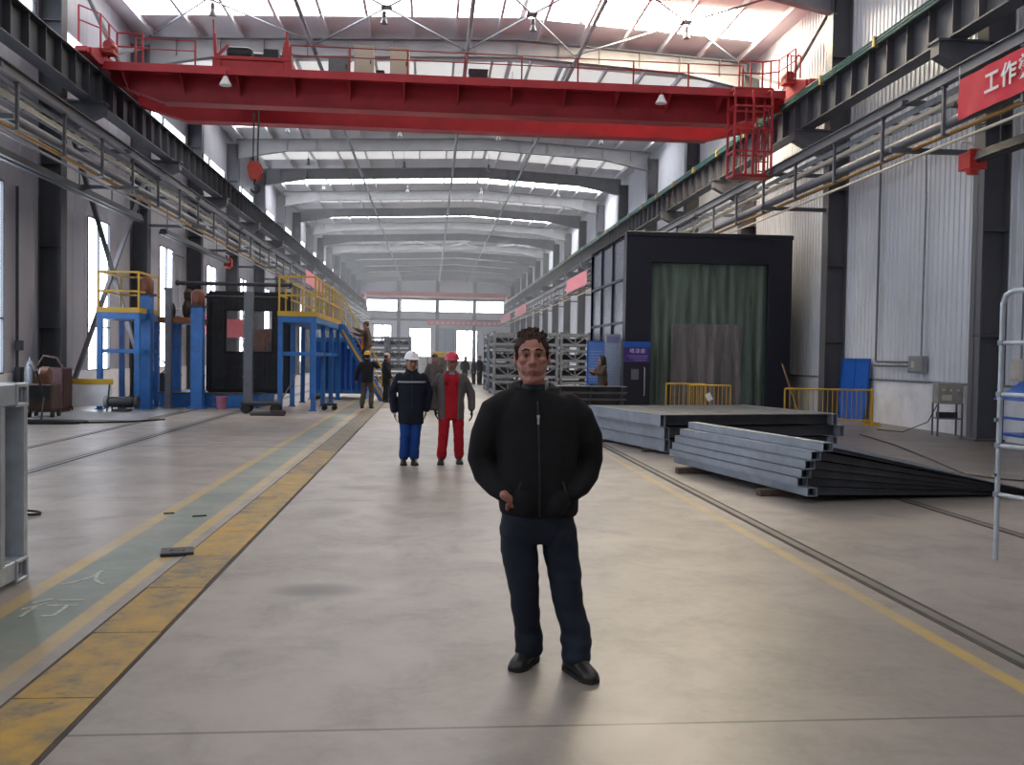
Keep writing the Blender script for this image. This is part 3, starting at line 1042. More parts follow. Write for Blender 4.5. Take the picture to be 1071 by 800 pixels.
cabinet(-2.30, -1.74, 9.54, 10.50, M_cream, 'cream electrical cabinet on the crane walkway, nearer the grey one')
cabinet(-1.27, -0.72, 9.54, 10.48, M_cream, 'cream electrical cabinet on the crane walkway, farther from the grey one')
cabinet(-3.03, -2.43, 9.54, 10.16, mat('cab_grey', (0.13, 0.15, 0.16), 0.5), 'grey electrical cabinet on the crane walkway')
cabinet(1.02, 1.56, 9.54, 9.98, M_dark, 'black box alone on the crane walkway railing side')
cabinet(-1.66, -1.45, 9.54, 9.82, M_dark, 'little dark box between the two cream cabinets')
for i, x in enumerate((-5.75, 6.55)):
    t = thing('work_lamp', ('white bell lamp hanging on the crane girder below the hoist' if i == 0 else 'white bell lamp hanging on the right half of the crane girder'), 'lamp', (x, 26.0, 9.0))
    mb = MB(); mb.lathe([(0.17, 0.0), (0.16, 0.03), (0.09, 0.16), (0.06, 0.24)]); mb.build('lamp_shade', M_white, t, True)
    mb = MB(); mb.tube([(0, 0, 0.22), (0, 0, 0.38), (0, 0.12, 0.42)], 0.025, 8); mb.build('bracket', M_redd, t, True)
# second red crane parked at the far end
t = thing('bridge_crane', 'distant red crane parked against the end wall', 'overhead crane', (0.75, 126, 0))
mb = MB(); mb.bb(-9.6, 9.6, -0.3, 0.3, 9.75, 10.35); mb.bb(-9.6, 9.6, 1.6, 2.2, 9.75, 10.35); mb.build('girder', M_red, t)
mb = MB()
for x in (-9.99, 9.97): mb.bb(x - 0.2, x + 0.2, -1.6, 3.0, 9.3, 9.85)
mb.build('end_carriage', M_red, t)
# ------------------------------------------------------------------ the dark booth on the right
bt = thing('spray_booth', 'dark navy booth with a green strip curtain before the ribbed white wall', 'booth', (5.95, 27.5, 0))
W, D, H = 5.25, 6.1, 5.50
mb = MB()
mb.bb(0, 0.80, 0, 0.35, 0, H); mb.bb(4.50, W, 0, 0.35, 0, H); mb.bb(0.80, 4.50, 0, 0.35, 4.58, H)
mb.bb(-0.02, W + 0.02, -0.03, 0.06, H - 0.12, H + 0.02)
mb.build('front_frame', M_navy, bt, bev=0.01)
mb = MB(); mb.bb(0, W, 0.3, D, H - 0.12, H - 0.02); mb.build('roof_panel', M_navy, bt)
mb = MB(); mb.bb(0, W, D - 0.1, D, 0, H); mb.bb(W - 0.1, W, 0.3, D, 0, H); mb.build('rear_panel', M_navy, bt)
mb = MB(); mb.bb(0.06, 0.12, 0.3, D, 0, H - 0.05); mb.build('side_panel', M_navyp, bt)
mb = MB()
for i in range(4):
    y = 0.35 + (D - 0.40) * i / 3; mb.bb(0.0, 0.14, y - 0.05, y + 0.05, 0, H)
for z in (0.05, 1.45, 2.75, 4.1, H - 0.08):
    mb.bb(0.0, 0.13, 0.3, D, z - 0.035, z + 0.035)
mb.build('side_frame', M_navy, bt)


def plastic(name, col, rough, alpha):
    m = bpy.data.materials.new(name); m.use_nodes = True
    nt = m.node_tree
    b = nt.nodes['Principled BSDF']
    tc = _n(nt, 'ShaderNodeTexCoord')
    mp = _n(nt, 'ShaderNodeMapping'); mp.inputs['Scale'].default_value = (3.0, 3.0, 0.25)
    nz = _n(nt, 'ShaderNodeTexNoise'); nz.inputs['Scale'].default_value = 1.6; nz.inputs['Detail'].default_value = 4
    nt.links.new(tc.outputs['Object'], mp.inputs['Vector']); nt.links.new(mp.outputs['Vector'], nz.inputs['Vector'])
    r = _n(nt, 'ShaderNodeValToRGB')
    r.color_ramp.elements[0].position = 0.3; r.color_ramp.elements[1].position = 0.72
    r.color_ramp.elements[0].color = (*[c * 0.6 for c in col], 1); r.color_ramp.elements[1].color = (*[c * 1.4 for c in col], 1)
    nt.links.new(nz.outputs['Fac'], r.inputs['Fac']); nt.links.new(r.outputs['Color'], b.inputs['Base Color'])
    b.inputs['Roughness'].default_value = rough; b.inputs['Alpha'].default_value = alpha
    return m


def folds(x0, x1, z0, z1, amp, pitch, seed, dz=0.0, n=150):
    rnd = random.Random(seed)
    ph = rnd.random() * 9
    vs = []; rows = 14
    for j in range(rows + 1):
        z = z0 + (z1 - z0) * j / rows
        k = 0.35 + 0.65 * (1 - j / rows)
        for i in range(n + 1):
            x = x0 + (x1 - x0) * i / n
            y = amp * k * (math.sin(2 * PI * x / pitch + ph + 0.5 * math.sin(x * 3 + z)) + 0.6 * math.sin(2 * PI * x / (pitch * 2.3) + z * 0.5))
            vs.append((x + dz * (1 - j / rows) * math.sin(i * 0.12), y, z))
    fs = [(j * (n + 1) + i, j * (n + 1) + i + 1, (j + 1) * (n + 1) + i + 1, (j + 1) * (n + 1) + i) for j in range(rows) for i in range(n)]
    k = len(vs)
    vs2 = vs + [(p[0], p[1] + 0.004, p[2]) for p in vs]
    fs2 = fs + [tuple(reversed([q + k for q in f])) for f in fs]
    return vs2, fs2


mb = MB(); mb.add(*folds(0.78, 4.52, 0.02, 4.60, 0.030, 0.30, 1)); o = mb.build('curtain', plastic('green_pvc', (0.105, 0.145, 0.118), 0.22, 0.84), bt, 'all'); o.location = (0, 0.16, 0); o['label'] = 'dull green translucent strip curtain'
mb = MB(); mb.add(*folds(1.45, 3.70, 0.05, 2.72, 0.035, 0.42, 5, 0.05)); o = mb.build('plastic_sheet', plastic('clear_film', (0.20, 0.18, 0.185), 0.18, 0.66), bt, 'all'); o.location = (0, 0.03, 0); o['label'] = 'clear crumpled plastic sheet taped over the curtain'
mb = MB(); mb.bb(0.9, 4.4, 3.0, 3.1, 0.1, 2.2); mb.bb(1.6, 2.6, 2.0, 2.9, 0, 1.5); mb.build('inner_panel', M_grey, bt)

# control cabinet with a header sign, in front of the booth's corner pier
t = thing('control_cabinet', 'dark control cabinet with bright blue header sign beside the booth opening', 'cabinet', (6.22, 27.05, 0))
mb = MB(); mb.bb(-0.40, 0.40, 0, 0.36, 0.06, 2.12); mb.bb(-0.36, 0.36, 0.03, 0.33, 0, 0.06); mb.build('body', M_navy, t, bev=0.01)
mb = MB(); mb.bb(-0.41, 0.42, -0.03, 0.0, 1.96, 2.13); mb.build('header', M_blue2, t)
M_purple = mat('sign_purple', (0.045, 0.022, 0.16), 0.4, 0, 0.1, 3)
mb = MB(); mb.bb(-0.38, 0.40, -0.02, 0.0, 1.50, 1.955); sg_ = mb.build('sign', M_purple, t)
MT = Matrix(((1, 0, 0, 0), (0, 0, -1, -0.022), (0, 1, 0, 0), (0, 0, 0, 1)))
M_lil = mat('sign_lettering', (0.62, 0.58, 0.80), 0.5)
lettering('喷漆房', 0.15, 'lettering', M_lil, sg_, Matrix.Translation((0.02, 0, 1.84)) @ MT, 0.002, 0.0, 1.25)
mb = MB()
for z, a, b in ((1.70, -0.30, 0.34), (1.64, -0.22, 0.32), (1.57, -0.1, 0.3)): mb.bb(a, b, -0.024, -0.02, z - 0.012, z + 0.012)
mb.build('text_line', mat('sign_small_text', (0.25, 0.16, 0.42), 0.5), sg_)
mb = MB(); mb.bb(-0.16, 0.06, -0.06, 0.0, 0.98, 1.30); mb.build('control_panel', M_greyp, t)
mb = MB(); mb.tube([(0.24, -0.01, 0.5), (0.24, -0.06, 0.55), (0.24, -0.06, 1.3), (0.24, -0.01, 1.35)], 0.018, 8); mb.build('handle', M_galv, t, True)


def board(x, y, rz, w, z0, z1, m, lab, top=None, txt=3):
    t = thing('notice_board', lab, 'notice board', (x, y, 0), rz)
    mb = MB(); mb.bb(-w / 2, w / 2, -0.015, 0.015, z0, z1); p = mb.build('panel', m, t)
    mb = MB()
    for s in (-1, 1): mb.bb(s * w / 2 - 0.02, s * w / 2 + 0.02, -0.02, 0.025, 0, z1 + 0.02); mb.bb(s * w / 2 - 0.025, s * w / 2 + 0.025, -0.22, 0.22, 0, 0.04)
    mb.bb(-w / 2, w / 2, -0.02, 0.025, z1, z1 + 0.03); mb.bb(-w / 2, w / 2, -0.02, 0.025, z0 - 0.03, z0)
    mb.split('stand_bar', M_galv if top else M_blue2, t)
    if top:
        mb = MB(); mb.bb(-w / 2 + 0.02, w / 2 - 0.02, -0.02, -0.015, z1 - 0.24, z1 - 0.03); mb.build('heading', top, p)
    mb = MB()
    rnd = random.Random(int(x * 100))
    z = z1 - 0.32
    while z > z0 + 0.08:
        mb.bb(-w / 2 + 0.05, -w / 2 + 0.05 + (w - 0.1) * (0.5 + 0.5 * rnd.random()), -0.018, -0.015, z, z + 0.03); z -= 0.09
    mb.build('text_line', mat('board_text_%d' % int(x * 100), (0.30, 0.38, 0.62), 0.6), p)
    return t


board(5.28, 28.6, 0.10, 0.60, 0.80, 2.13, mat('poster_blue', (0.11, 0.24, 0.62), 0.4, 0, 0.15, 3), 'light blue notice board beyond the pile of dark beams')
board(5.66, 27.9, 0.10, 0.46, 0.62, 2.33, mat('poster_pale', (0.34, 0.40, 0.52), 0.4, 0, 0.12, 3), 'pale grey notice board beside the dark control cabinet', mat('poster_head', (0.22, 0.22, 0.45), 0.4))

# pile of dark beams in front of the boards
M_dbeam = mat('weathered_dark_steel', (0.085, 0.082, 0.09), 0.5, 0.2, 0.2, 3.0)
b0 = None
for k in range(4):
    z = 0.14 + 0.19 * k
    if b0 is None:
        mb = MB(); mb.ibeam((-1.05, 0, 0), (1.05, 0, 0), 0.50, 0.18, 0.02)
        for x in (-0.9, 0, 0.9): mb.bb(x - 0.01, x + 0.01, -0.24, 0.24, -0.08, 0.08)
        b0 = tag(mb.build('steel_beam', M_dbeam), 'dark steel beam at the bottom of the pile behind the man', 'beam', 'dark beams piled behind the man')
        b0.location = (4.55, 25.9, z); b0.rotation_euler = (0, 0, 0.03)
    else:
        dup(b0, (4.55 + 0.02 * k, 25.9, z), 0.03 + 0.01 * (k % 2), ['', 'second dark steel beam from the bottom of the pile behind the man', 'third dark steel beam from the bottom of the pile behind the man', 'topmost dark steel beam of the pile behind the man'][k])
s0 = None
for i, x in enumerate((3.75, 5.35)):
    mb = MB(); mb.box((0, 0, 0.025), (0.1, 0.7, 0.05))
    tag(mb.build('timber_block', M_wood, loc=(x, 25.9, 0)), ('timber under the left end of the dark beam pile' if i == 0 else 'timber under the right end of the dark beam pile'), 'timber')

# ------------------------------------------------------------------ stacks of galvanised frames on the right
M_side = mat('zinc_side', (0.30, 0.34, 0.40), 0.42, 0.3, 0.12, 6.0, dirt=(0.22, 0.25, 0.29), dirt_amt=0.4)
M_deck = mat('zinc_deck_dull', (0.115, 0.12, 0.13), 0.5, 0.2, 0.15, 3.0, dirt=(0.08, 0.08, 0.085), dirt_amt=0.5)


def open_tube(mb, p0, p1, w, h, t=0.008):
    """hollow rectangular section, open at both ends"""
    p0, p1 = V(p0), V(p1)
    d = (p1 - p0).normalized(); a = d.cross(V((0, 0, 1))).normalized(); b = a.cross(d)
    for o, ww, hh in ((a * (w / 2 - t / 2), t, h), (-a * (w / 2 - t / 2), t, h), (b * (h / 2 - t / 2), w, t), (-b * (h / 2 - t / 2), w, t)):
        mb.bar(p0 + o, p1 + o, ww, hh)
    m = (p0 + p1) / 2
    mb.bar(m - d * 0.02, m + d * 0.02, w - 2 * t, h - 2 * t)   # inner stop keeps the bore dark


# stack one: three flat decks (local x along the long front edge, local y away)
ang1 = 0.243
M_inner = mat('shaded_frame_steel', (0.045, 0.047, 0.055), 0.55, 0.2, 0.25, 4.0)  # shade inside the zinc frames, painted in as a darker steel colour
ST1 = thing  # noqa
labs1 = ['lowest of the three flat galvanised decks behind the tilted stack', 'middle one of the three flat galvanised decks behind the tilted stack', 'top flat galvanised deck with dull surface behind the tilted stack']
offs1 = [(0.10, 0.02, 3.62), (0.08, 0.0, 3.75), (0.0, 0.0, 3.60)]
for k in range(3):
    ox, oy, Lx = offs1[k]
    z = 0.045 + 0.212 * k
    t = thing('deck_frame', labs1[k], 'steel deck', (3.85, 14.95, z), ang1, 'flat galvanised decks')
    mb = MB()
    hh = 0.205
    open_tube(mb, (ox + 0.05, oy - 0.02, hh / 2), (ox + 0.05, 2.95, hh / 2), 0.10, hh)
    mb.build('side_tube', M_side, t)
    mb = MB(); open_tube(mb, (Lx - 0.05, oy - 0.02, hh / 2), (Lx - 0.05, 2.95, hh / 2), 0.10, hh); mb.build('side_tube', M_side, t)
    for y in (0.16 + oy, 1.1, 2.0, 2.85):
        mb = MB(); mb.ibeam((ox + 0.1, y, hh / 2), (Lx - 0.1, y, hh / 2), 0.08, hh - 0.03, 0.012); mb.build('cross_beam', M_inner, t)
    if k == 2:
        mb = MB(); mb.bb(ox + 0.1, Lx - 0.1, oy + 0.02, 2.93, hh - 0.02, hh - 0.004)
        for i in range(7): mb.bb(ox + 0.1 + (Lx - 0.3) * i / 7, ox + 0.12 + (Lx - 0.3) * i / 7, oy + 0.02, 2.93, hh - 0.004, hh)
        mb.build('deck_plate', M_deck, t)
for i, (x, y) in enumerate(((0.1, 0.5), (0.1, 2.3), (3.4, 0.5), (3.4, 2.3))):
    c_, s_ = math.cos(ang1), math.sin(ang1)
    mb = MB(); mb.box((0, 0, 0.0225), (0.3, 0.1, 0.045))
    tag(mb.build('timber_block', M_wood, loc=(3.85 + x * c_ - y * s_, 14.95 + x * s_ + y * c_, 0), rz=ang1), 'flat timber packing under the stack of flat decks', 'timber', 'timber packing under the flat decks')

# stack two: six tapered panels fanned on timbers, left edge high, right edge on the floor
ang2 = 0.193
names2 = ['bottom panel of the fanned stack, its light edge sticking out near the floor', 'second panel from the bottom of the fanned stack of galvanised frames', 'third panel from the bottom of the fanned stack of galvanised frames',
          'fourth panel from the bottom of the fanned stack of galvanised frames', 'fifth panel from the bottom of the fanned stack, just under the top one', 'topmost panel of the fanned stack with a pale upper edge running right']
ends2 = [(0.06, 0.02), (-0.02, -0.06), (0.0, -0.02), (0.02, 0.02), (0.08, 0.04), (0.19, 0.10)]
Lp = 3.3
for k in range(6):
    ox, oy = ends2[k]
    hl = 0.098
    zb, zr = 0.085 + 0.103 * k, 0.005 + 0.008 * k
    t = thing('tapered_panel', names2[k], 'steel panel', (4.20, 9.85, 0), ang2, 'fanned stack of tapered galvanised panels')
    y0, y1 = -oy, 3.32 - oy * 0.3 - 0.03 * k
    mb = MB(); open_tube(mb, (ox + 0.05, y0, zb + hl / 2), (ox + 0.05, y1, zb + hl / 2), 0.13, hl, 0.006); mb.build('edge_tube', M_side, t)
    # front and rear channels tapering to the right, and the sheet between them
    for yy in (y0 + 0.10, y1 - 0.05):
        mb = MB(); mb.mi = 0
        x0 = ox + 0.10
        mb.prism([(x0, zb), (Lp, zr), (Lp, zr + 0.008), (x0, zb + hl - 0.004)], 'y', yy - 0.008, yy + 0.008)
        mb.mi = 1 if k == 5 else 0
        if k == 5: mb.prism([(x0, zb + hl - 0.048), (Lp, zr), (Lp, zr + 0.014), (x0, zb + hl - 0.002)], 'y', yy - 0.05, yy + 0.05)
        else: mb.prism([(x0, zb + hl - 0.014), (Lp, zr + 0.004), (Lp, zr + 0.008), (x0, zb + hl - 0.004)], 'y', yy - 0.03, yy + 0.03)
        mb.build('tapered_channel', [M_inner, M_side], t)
    mb = MB()
    for q in (0.35, 0.65, 0.97):
        x = ox + 0.1 + (Lp - ox - 0.1) * q
        za = zb + (zr - zb) * q; h_ = hl * (1 - q) + 0.008 * q
        mb.bb(x - 0.02, x + 0.02, y0 + 0.1, y1 - 0.05, za, za + h_ - 0.006)
    mb.split('cross_rib', M_galvd, t)
    mb = MB(); x0 = ox + 0.1
    mb.prism([(x0, zb + hl - 0.02), (Lp, zr + 0.002), (Lp, zr + 0.006), (x0, zb + hl - 0.015)], 'y', y0 + 0.11, y1 - 0.06)
    mb.build('sheet', M_deck, t)
c_, s_ = math.cos(ang2), math.sin(ang2)
for (x, y, L, lab) in ((0.10, 0.62, 0.55, 'brown timber block under the near end of the fanned stack'), (0.08, 2.72, 0.55, 'brown timber block under the far end of the fanned stack')):
    mb = MB(); mb.box((0, 0, 0.041), (L, 0.11, 0.082))
    tag(mb.build('timber_block', M_wood, loc=(4.2 + x * c_ - y * s_, 9.85 + x * s_ + y * c_, 0), rz=ang2 - 0.1, bev=0.006), lab, 'timber')

# ------------------------------------------------------------------ ladder-like scaffold frame at the right edge
t = thing('scaffold_frame', 'tall galvanised scaffold frame like a ladder at the right edge', 'scaffold frame', (4.65, 7.04, 0), math.radians(-76))
mb = MB(); mb.tube([(0, 0, 0), (0, 0, 2.10), (0.03, 0, 2.17), (0.10, 0, 2.20), (1.10, 0, 2.20), (1.17, 0, 2.17), (1.20, 0, 2.10), (1.20, 0, 0)], 0.021, 12); mb.build('frame_tube', M_galv, t, True)
for z in (0.54, 0.94, 1.36, 1.78):
    mb = MB(); mb.tube([(0, 0, z), (1.2, 0, z)], 0.018, 10); mb.build('rung', M_galv, t, True)
mb = MB()
for z in (0.54, 0.94, 1.36, 1.78): mb.box((0, 0, z), (0.046, 0.046, 0.042))
for z in (0.70, 1.15): mb.box((0.0, -0.035, z), (0.02, 0.03, 0.03))
mb.split('bracket', M_galvd, t)

# ------------------------------------------------------------------ yellow barriers
def barrier(x, y, rz, L, h, lab, pitch=0.115, card=None):
    t = thing('barrier', lab, 'barrier', (x, y, 0), rz)
    mb = MB()
    mb.tube([(0, 0, 0), (0, 0, h)], 0.022, 8); mb.tube([(L, 0, 0), (L, 0, h)], 0.022, 8); mb.split('post', M_yel, t)
    mb = MB()
    for xx in (0.0, L): mb.bar((xx, -0.22, 0.02), (xx, 0.22, 0.02), 0.05, 0.04)
    mb.split('foot', M_yel, t)
    mb = MB(); mb.tube([(0, 0, h), (L, 0, h)], 0.024, 8); mb.tube([(0, 0, 0.12), (L, 0, 0.12)], 0.02, 8); mb.split('rail', M_yel, t, smooth=True)
    mb = MB()
    n = int(L / pitch)
    for i in range(1, n): mb.bar((L * i / n, 0, 0.12), (L * i / n, 0, h), 0.018, 0.018)
    mb.split('bar', M_yel, t)
    if card:
        mb = MB(); mb.box((card, -0.03, h * 0.62), (0.16, 0.006, 0.22), Matrix.Rotation(-0.5, 3, 'Y')); o = mb.build('card', M_white, t); o['label'] = 'white card tied to the bars'
    return t


barrier(9.15, 22.75, -0.20, 2.15, 0.90, 'yellow barrier standing in front of the tall blue panel')
barrier(11.28, 22.28, 1.15, 0.7, 0.90, 'short yellow barrier turned towards the white wall')
barrier(6.85, 25.9, -0.02, 1.15, 0.90, 'yellow barrier at the left foot of the green curtain')
barrier(7.45, 25.55, -0.06, 1.18, 0.88, 'yellow barrier with white card in front of the plastic sheet', card=0.55)
t = thing('barricade_pole', 'thin wooden pole leaning on the yellow barrier by the booth corner', 'pole', (9.42, 22.55, 0))
mb = MB(); mb.tube([(0.12, 0, 0.0), (-0.32, 0.32, 1.55)], 0.02, 8); mb.build('shaft', mat('pale_wood', (0.30, 0.17, 0.09), 0.7), t, True)
mb = MB(); mb.lathe([(0.024, -0.03), (0.024, 0.02)], (-0.32, 0.32, 1.55), 8); mb.build('cap', M_dark, t)

# ------------------------------------------------------------------ things at the right wall
t = thing('metal_sheet', 'tall blue metal panel leaning on the white wall', 'panel', (11.80, 24.42, 0))
mb = MB()
R = Matrix.Rotation(0.06, 3, 'Y')
prof = [(-0.70, 0.0), (0.70, 0.0), (0.84, 0.55), (0.84, 1.72), (-0.84, 1.72), (-0.84, 0.55)]
mb.prism([(y, z) for y, z in prof], 'x', -0.012, 0.012)
o = mb.build('sheet', M_blue2, t); o.rotation_euler = (0, 0.065, 0); o.location = (-0.06, 0, 0)
mb = MB()
for y in (-0.80, 0.0, 0.80): mb.bb(-0.03, -0.012, y - 0.03, y + 0.03, 0.6 if y else 0.05, 1.70)
mb.bb(-0.03, -0.012, -0.82, 0.82, 1.66, 1.71)
o = mb.build('rib', M_blue2, t); o.rotation_euler = (0, 0.065, 0); o.location = (-0.06, 0, 0)

t = thing('junction_box', 'grey junction box with conduits on the white wall above the control stand', 'junction box', (11.85, 21.2, 1.58))
mb = MB(); mb.box((0, 0, 0), (0.16, 0.62, 0.42)); mb.box((-0.085, 0, 0), (0.02, 0.56, 0.36)); mb.build('body', M_grey, t, bev=0.01)
mb = MB(); mb.box((-0.10, 0.05, 0.0), (0.012, 0.12, 0.16)); o = mb.build('label_plate', M_cream, t)
mb = MB(); mb.tube([(0.0, 0.3, 0.05), (0.0, 2.05, 0.05), (0.0, 2.1, 0.1), (0.0, 2.1, 5.9)], 0.028, 8); mb.tube([(0.0, 0.3, -0.05), (0.0, 2.18, -0.05)], 0.028, 8); mb.build('conduit', M_greyp, t, True)
mb = MB(); mb.tube([(0.0, -0.15, 0.2), (0.02, -0.12, 2.0), (0.0, -0.18, 4.0), (0.0, -0.12, 5.2)], 0.022, 8); mb.build('cable', M_galvd, t, True)
t = thing('junction_box', 'small beige box on the wall behind the scaffold frame', 'junction box', (11.86, 17.35, 1.50))
mb = MB(); mb.box((0, 0, 0), (0.16, 0.36, 0.44)); mb.box((-0.085, 0, 0), (0.02, 0.30, 0.38)); mb.build('body', mat('beige_box', (0.42, 0.38, 0.34), 0.5), t, bev=0.01)
mb = MB(); mb.tube([(0.03, 0.0, 0.2), (0.03, 0.0, 3.6)], 0.02, 8); mb.build('conduit', M_greyp, t, True)

t = thing('control_stand', 'small grey control box standing on a legged frame by the wall', 'control box', (11.48, 19.25, 0), -0.25)
mb = MB(); mb.bb(-0.26, 0.26, -0.22, 0.22, 0.72, 1.18); mb.build('box', mat('stand_box', (0.27, 0.27, 0.25), 0.5, 0, 0.2, 5), t, bev=0.012)
for x in (-0.25, 0.25):
    for y in (-0.2, 0.2):
        mb = MB(); mb.bar((x, y, 0), (x, y, 0.74), 0.035, 0.035); mb.build('leg', M_greyp, t)
mb = MB(); mb.bb(-0.25, 0.25, -0.2, 0.2, 0.38, 0.41); mb.build('shelf', M_greyp, t)
mb = MB(); mb.box((-0.05, 0, 0.47), (0.3, 0.26, 0.12)); mb.lathe([(0.05, 0), (0.05, 0.13)], (0.14, -0.1, 0.41), 10); mb.build('transformer', M_dark, t)
mb = MB()
for i in range(3): mb.lathe([(0.03, 0), (0.03, 0.02), (0.02, 0.03)], (-0.15 + 0.15 * i, -0.22, 1.02), 10, Matrix.Rotation(PI / 2, 3, 'X'))
mb.bb(-0.18, 0.02, -0.235, -0.22, 0.80, 0.92); mb.split('dial', M_cream, t)
mb = MB(); mb.tube([(-0.24, -0.1, 0.7), (-0.4, 0.0, 0.3), (-0.8, 0.5, 0.03), (-1.2, 1.2, 0.015)], 0.012, 6); mb.build('cable', M_rubber, t, True)

t = thing('blue_workbench', 'blue steel stand with sloping lid by the ribbed white wall', 'stand', (11.55, 16.5, 0), 0.0)
for x in (-0.35, 0.30):
    for y in (-0.42, 0.42):
        mb = MB(); mb.bar((x, y, 0), (x, y, 0.92), 0.07, 0.07); mb.build('leg', M_blue2, t)
mb = MB(); mb.prism([(-0.48, 0.92), (0.38, 0.92), (0.38, 1.30), (0.15, 1.30)], 'y', -0.5, 0.5); mb.build('lid', M_blue2, t, bev=0.01)
mb = MB(); mb.bb(-0.36, 0.32, -0.44, 0.44, 0.22, 0.27); mb.bb(-0.36, 0.32, -0.44, -0.40, 0.55, 0.60); mb.bb(-0.38, -0.34, -0.44, 0.44, 0.55, 0.60); mb.build('shelf', M_blue2, t)

# a cable lying on the floor beyond the fanned stack
mb = MB()
pts = [(9.5, 19.3), (9.0, 16.8), (8.3, 14.3), (7.73, 12.45), (7.9, 12.0), (8.2, 11.7)]
mb.tube([(x, y, 0.014) for x, y in pts], 0.012, 6)
tag(mb.build('floor_cable', M_brown, smooth=True), 'thin brown cable lying on the floor beyond the fanned stack', 'cable')
mb = MB(); mb.box((0, 0, 0.012), (0.16, 0.12, 0.024)); mb.lathe([(0.03, 0), (0.03, 0.03)], (0.02, 0, 0.02), 10)
tag(mb.build('floor_plate', M_black, loc=(7.0, 13.9, 0)), 'little black lump on the floor right of the flat decks', 'scrap')

# ------------------------------------------------------------------ stacked lattice cradles in the middle distance
M_cradle = mat('weathered_zinc', (0.15, 0.17, 0.21), 0.5, 0.3, 0.15, 5.0)


def cradle(w, d, h):
    t = thing('lattice_cradle', '', 'cradle', (0, 0, 0))
    for x in (-w / 2 + 0.05, w / 2 - 0.05):
        for y in (-d / 2 + 0.05, d / 2 - 0.05):
            mb = MB(); mb.bb(x - 0.055, x + 0.055, y - 0.055, y + 0.055, 0, h); mb.bb(x - 0.075, x + 0.075, y - 0.075, y + 0.075, h - 0.03, h); mb.build('post', M_cradle, t)
    mb = MB()
    for z, hh in ((0.13, 0.11), (h - 0.11, 0.11)):
        for y in (-d / 2 + 0.05, d / 2 - 0.05): mb.bar((-w / 2 + 0.1, y, z), (w / 2 - 0.1, y, z), 0.07, hh)
        for x in (-w / 2 + 0.05, w / 2 - 0.05): mb.bar((x, -d / 2, z), (x, d / 2, z), 0.07, hh)
    mb.split('rail', M_cradle, t)
    mb = MB()
    for y in (-d / 2 + 0.05, d / 2 - 0.05):
        mb.bar((0, y, 0.16), (-w / 2 + 0.15, y, h - 0.16), 0.045, 0.045); mb.bar((0, y, 0.16), (w / 2 - 0.15, y, h - 0.16), 0.045, 0.045)
        mb.bar((0, y, 0.16), (0, y, h - 0.16), 0.045, 0.045)
    mb.split('brace', M_cradle, t)
    mb = MB(); mb.bb(-w / 2 + 0.15, w / 2 - 0.15, -d / 2 + 0.2, d / 2 - 0.2, 0.19, 0.40); mb.build('load', M_dark, t)
    return t


cw, cd, ch = 1.30, 2.3, 0.67
c0 = cradle(cw, cd, ch)
first = True
cols = [(3.28, 39.4, 'first column from the left'), (4.66, 38.6, 'second column, behind the man'), (6.05, 38.8, 'third column from the left'), (7.45, 39.2, 'rightmost column')]
tiers = ['bottom', 'second', 'third', 'top']
for (x, y, nm) in cols:
    for k in range(4):
        lab = 'lattice cradle, %s tier of the %s, near row on the right' % (tiers[k], nm.split(',')[0])
        if first: c0.location = (x, y, ch * k); o = c0; o['label'] = lab; first = False
        else: o = dup(c0, (x, y, ch * k), 0, lab)
        o['group'] = 'stacked lattice cradles on the right'
for j, (x, y) in enumerate(((3.30, 44.0), (3.62, 48.5))):
    for k in range(4):
        dup(c0, (x, y, ch * k), 0, 'lattice cradle, %s tier of the %s stack behind the first column' % (tiers[k], ('next', 'farthest')[j]), 'stacked lattice cradles on the right')
for j, (x, y) in enumerate(((-3.1, 52.0), (-1.75, 52.6))):
    for k in range(4):
        dup(c0, (x, y, ch * k), 0, 'hazy lattice cradle, %s tier of the %s stack left of the white helmet' % (tiers[k], ('left', 'right')[j]), 'stacked lattice cradles on the left')
# low crates and a yellow box far down the aisle
for i, (x, y, w, h, m, lab) in enumerate(((-0.2, 70, 1.9, 1.55, M_grey, 'grey crate far down the aisle between the two helmeted men'), (3.4, 74, 3.6, 1.1, M_grey, 'long low pale crate below the right end-wall window'), (0.6, 62, 1.0, 1.5, M_dark, 'dark machine box far behind the red helmet'))):
    t = thing('crate', lab, 'crate', (x, y, 0))
    mb = MB(); mb.bb(-w / 2, w / 2, -0.8, 0.8, 0.1, h); mb.build('body', m, t, bev=0.03)
    mb = MB()
    for s in (-1, 0, 1): mb.bb(s * w * 0.4 - 0.06, s * w * 0.4 + 0.06, -0.8, 0.8, 0, 0.1); mb.bb(s * w * 0.4 - 0.05, s * w * 0.4 + 0.05, -0.84, -0.8, 0.1, h)
    mb.build('skid', M_wood, t)
t = thing('yellow_box', 'yellow box on top of the dark machine box between the two men', 'box', (0.6, 62, 1.5))
mb = MB(); mb.bb(-0.45, 0.45, -0.5, 0.5, 0, 0.36); mb.build('body', M_yel, t, bev=0.03)
mb = MB(); mb.bb(-0.47, 0.47, -0.52, 0.52, 0.30, 0.38); mb.build('lid', M_yel, t, bev=0.02)
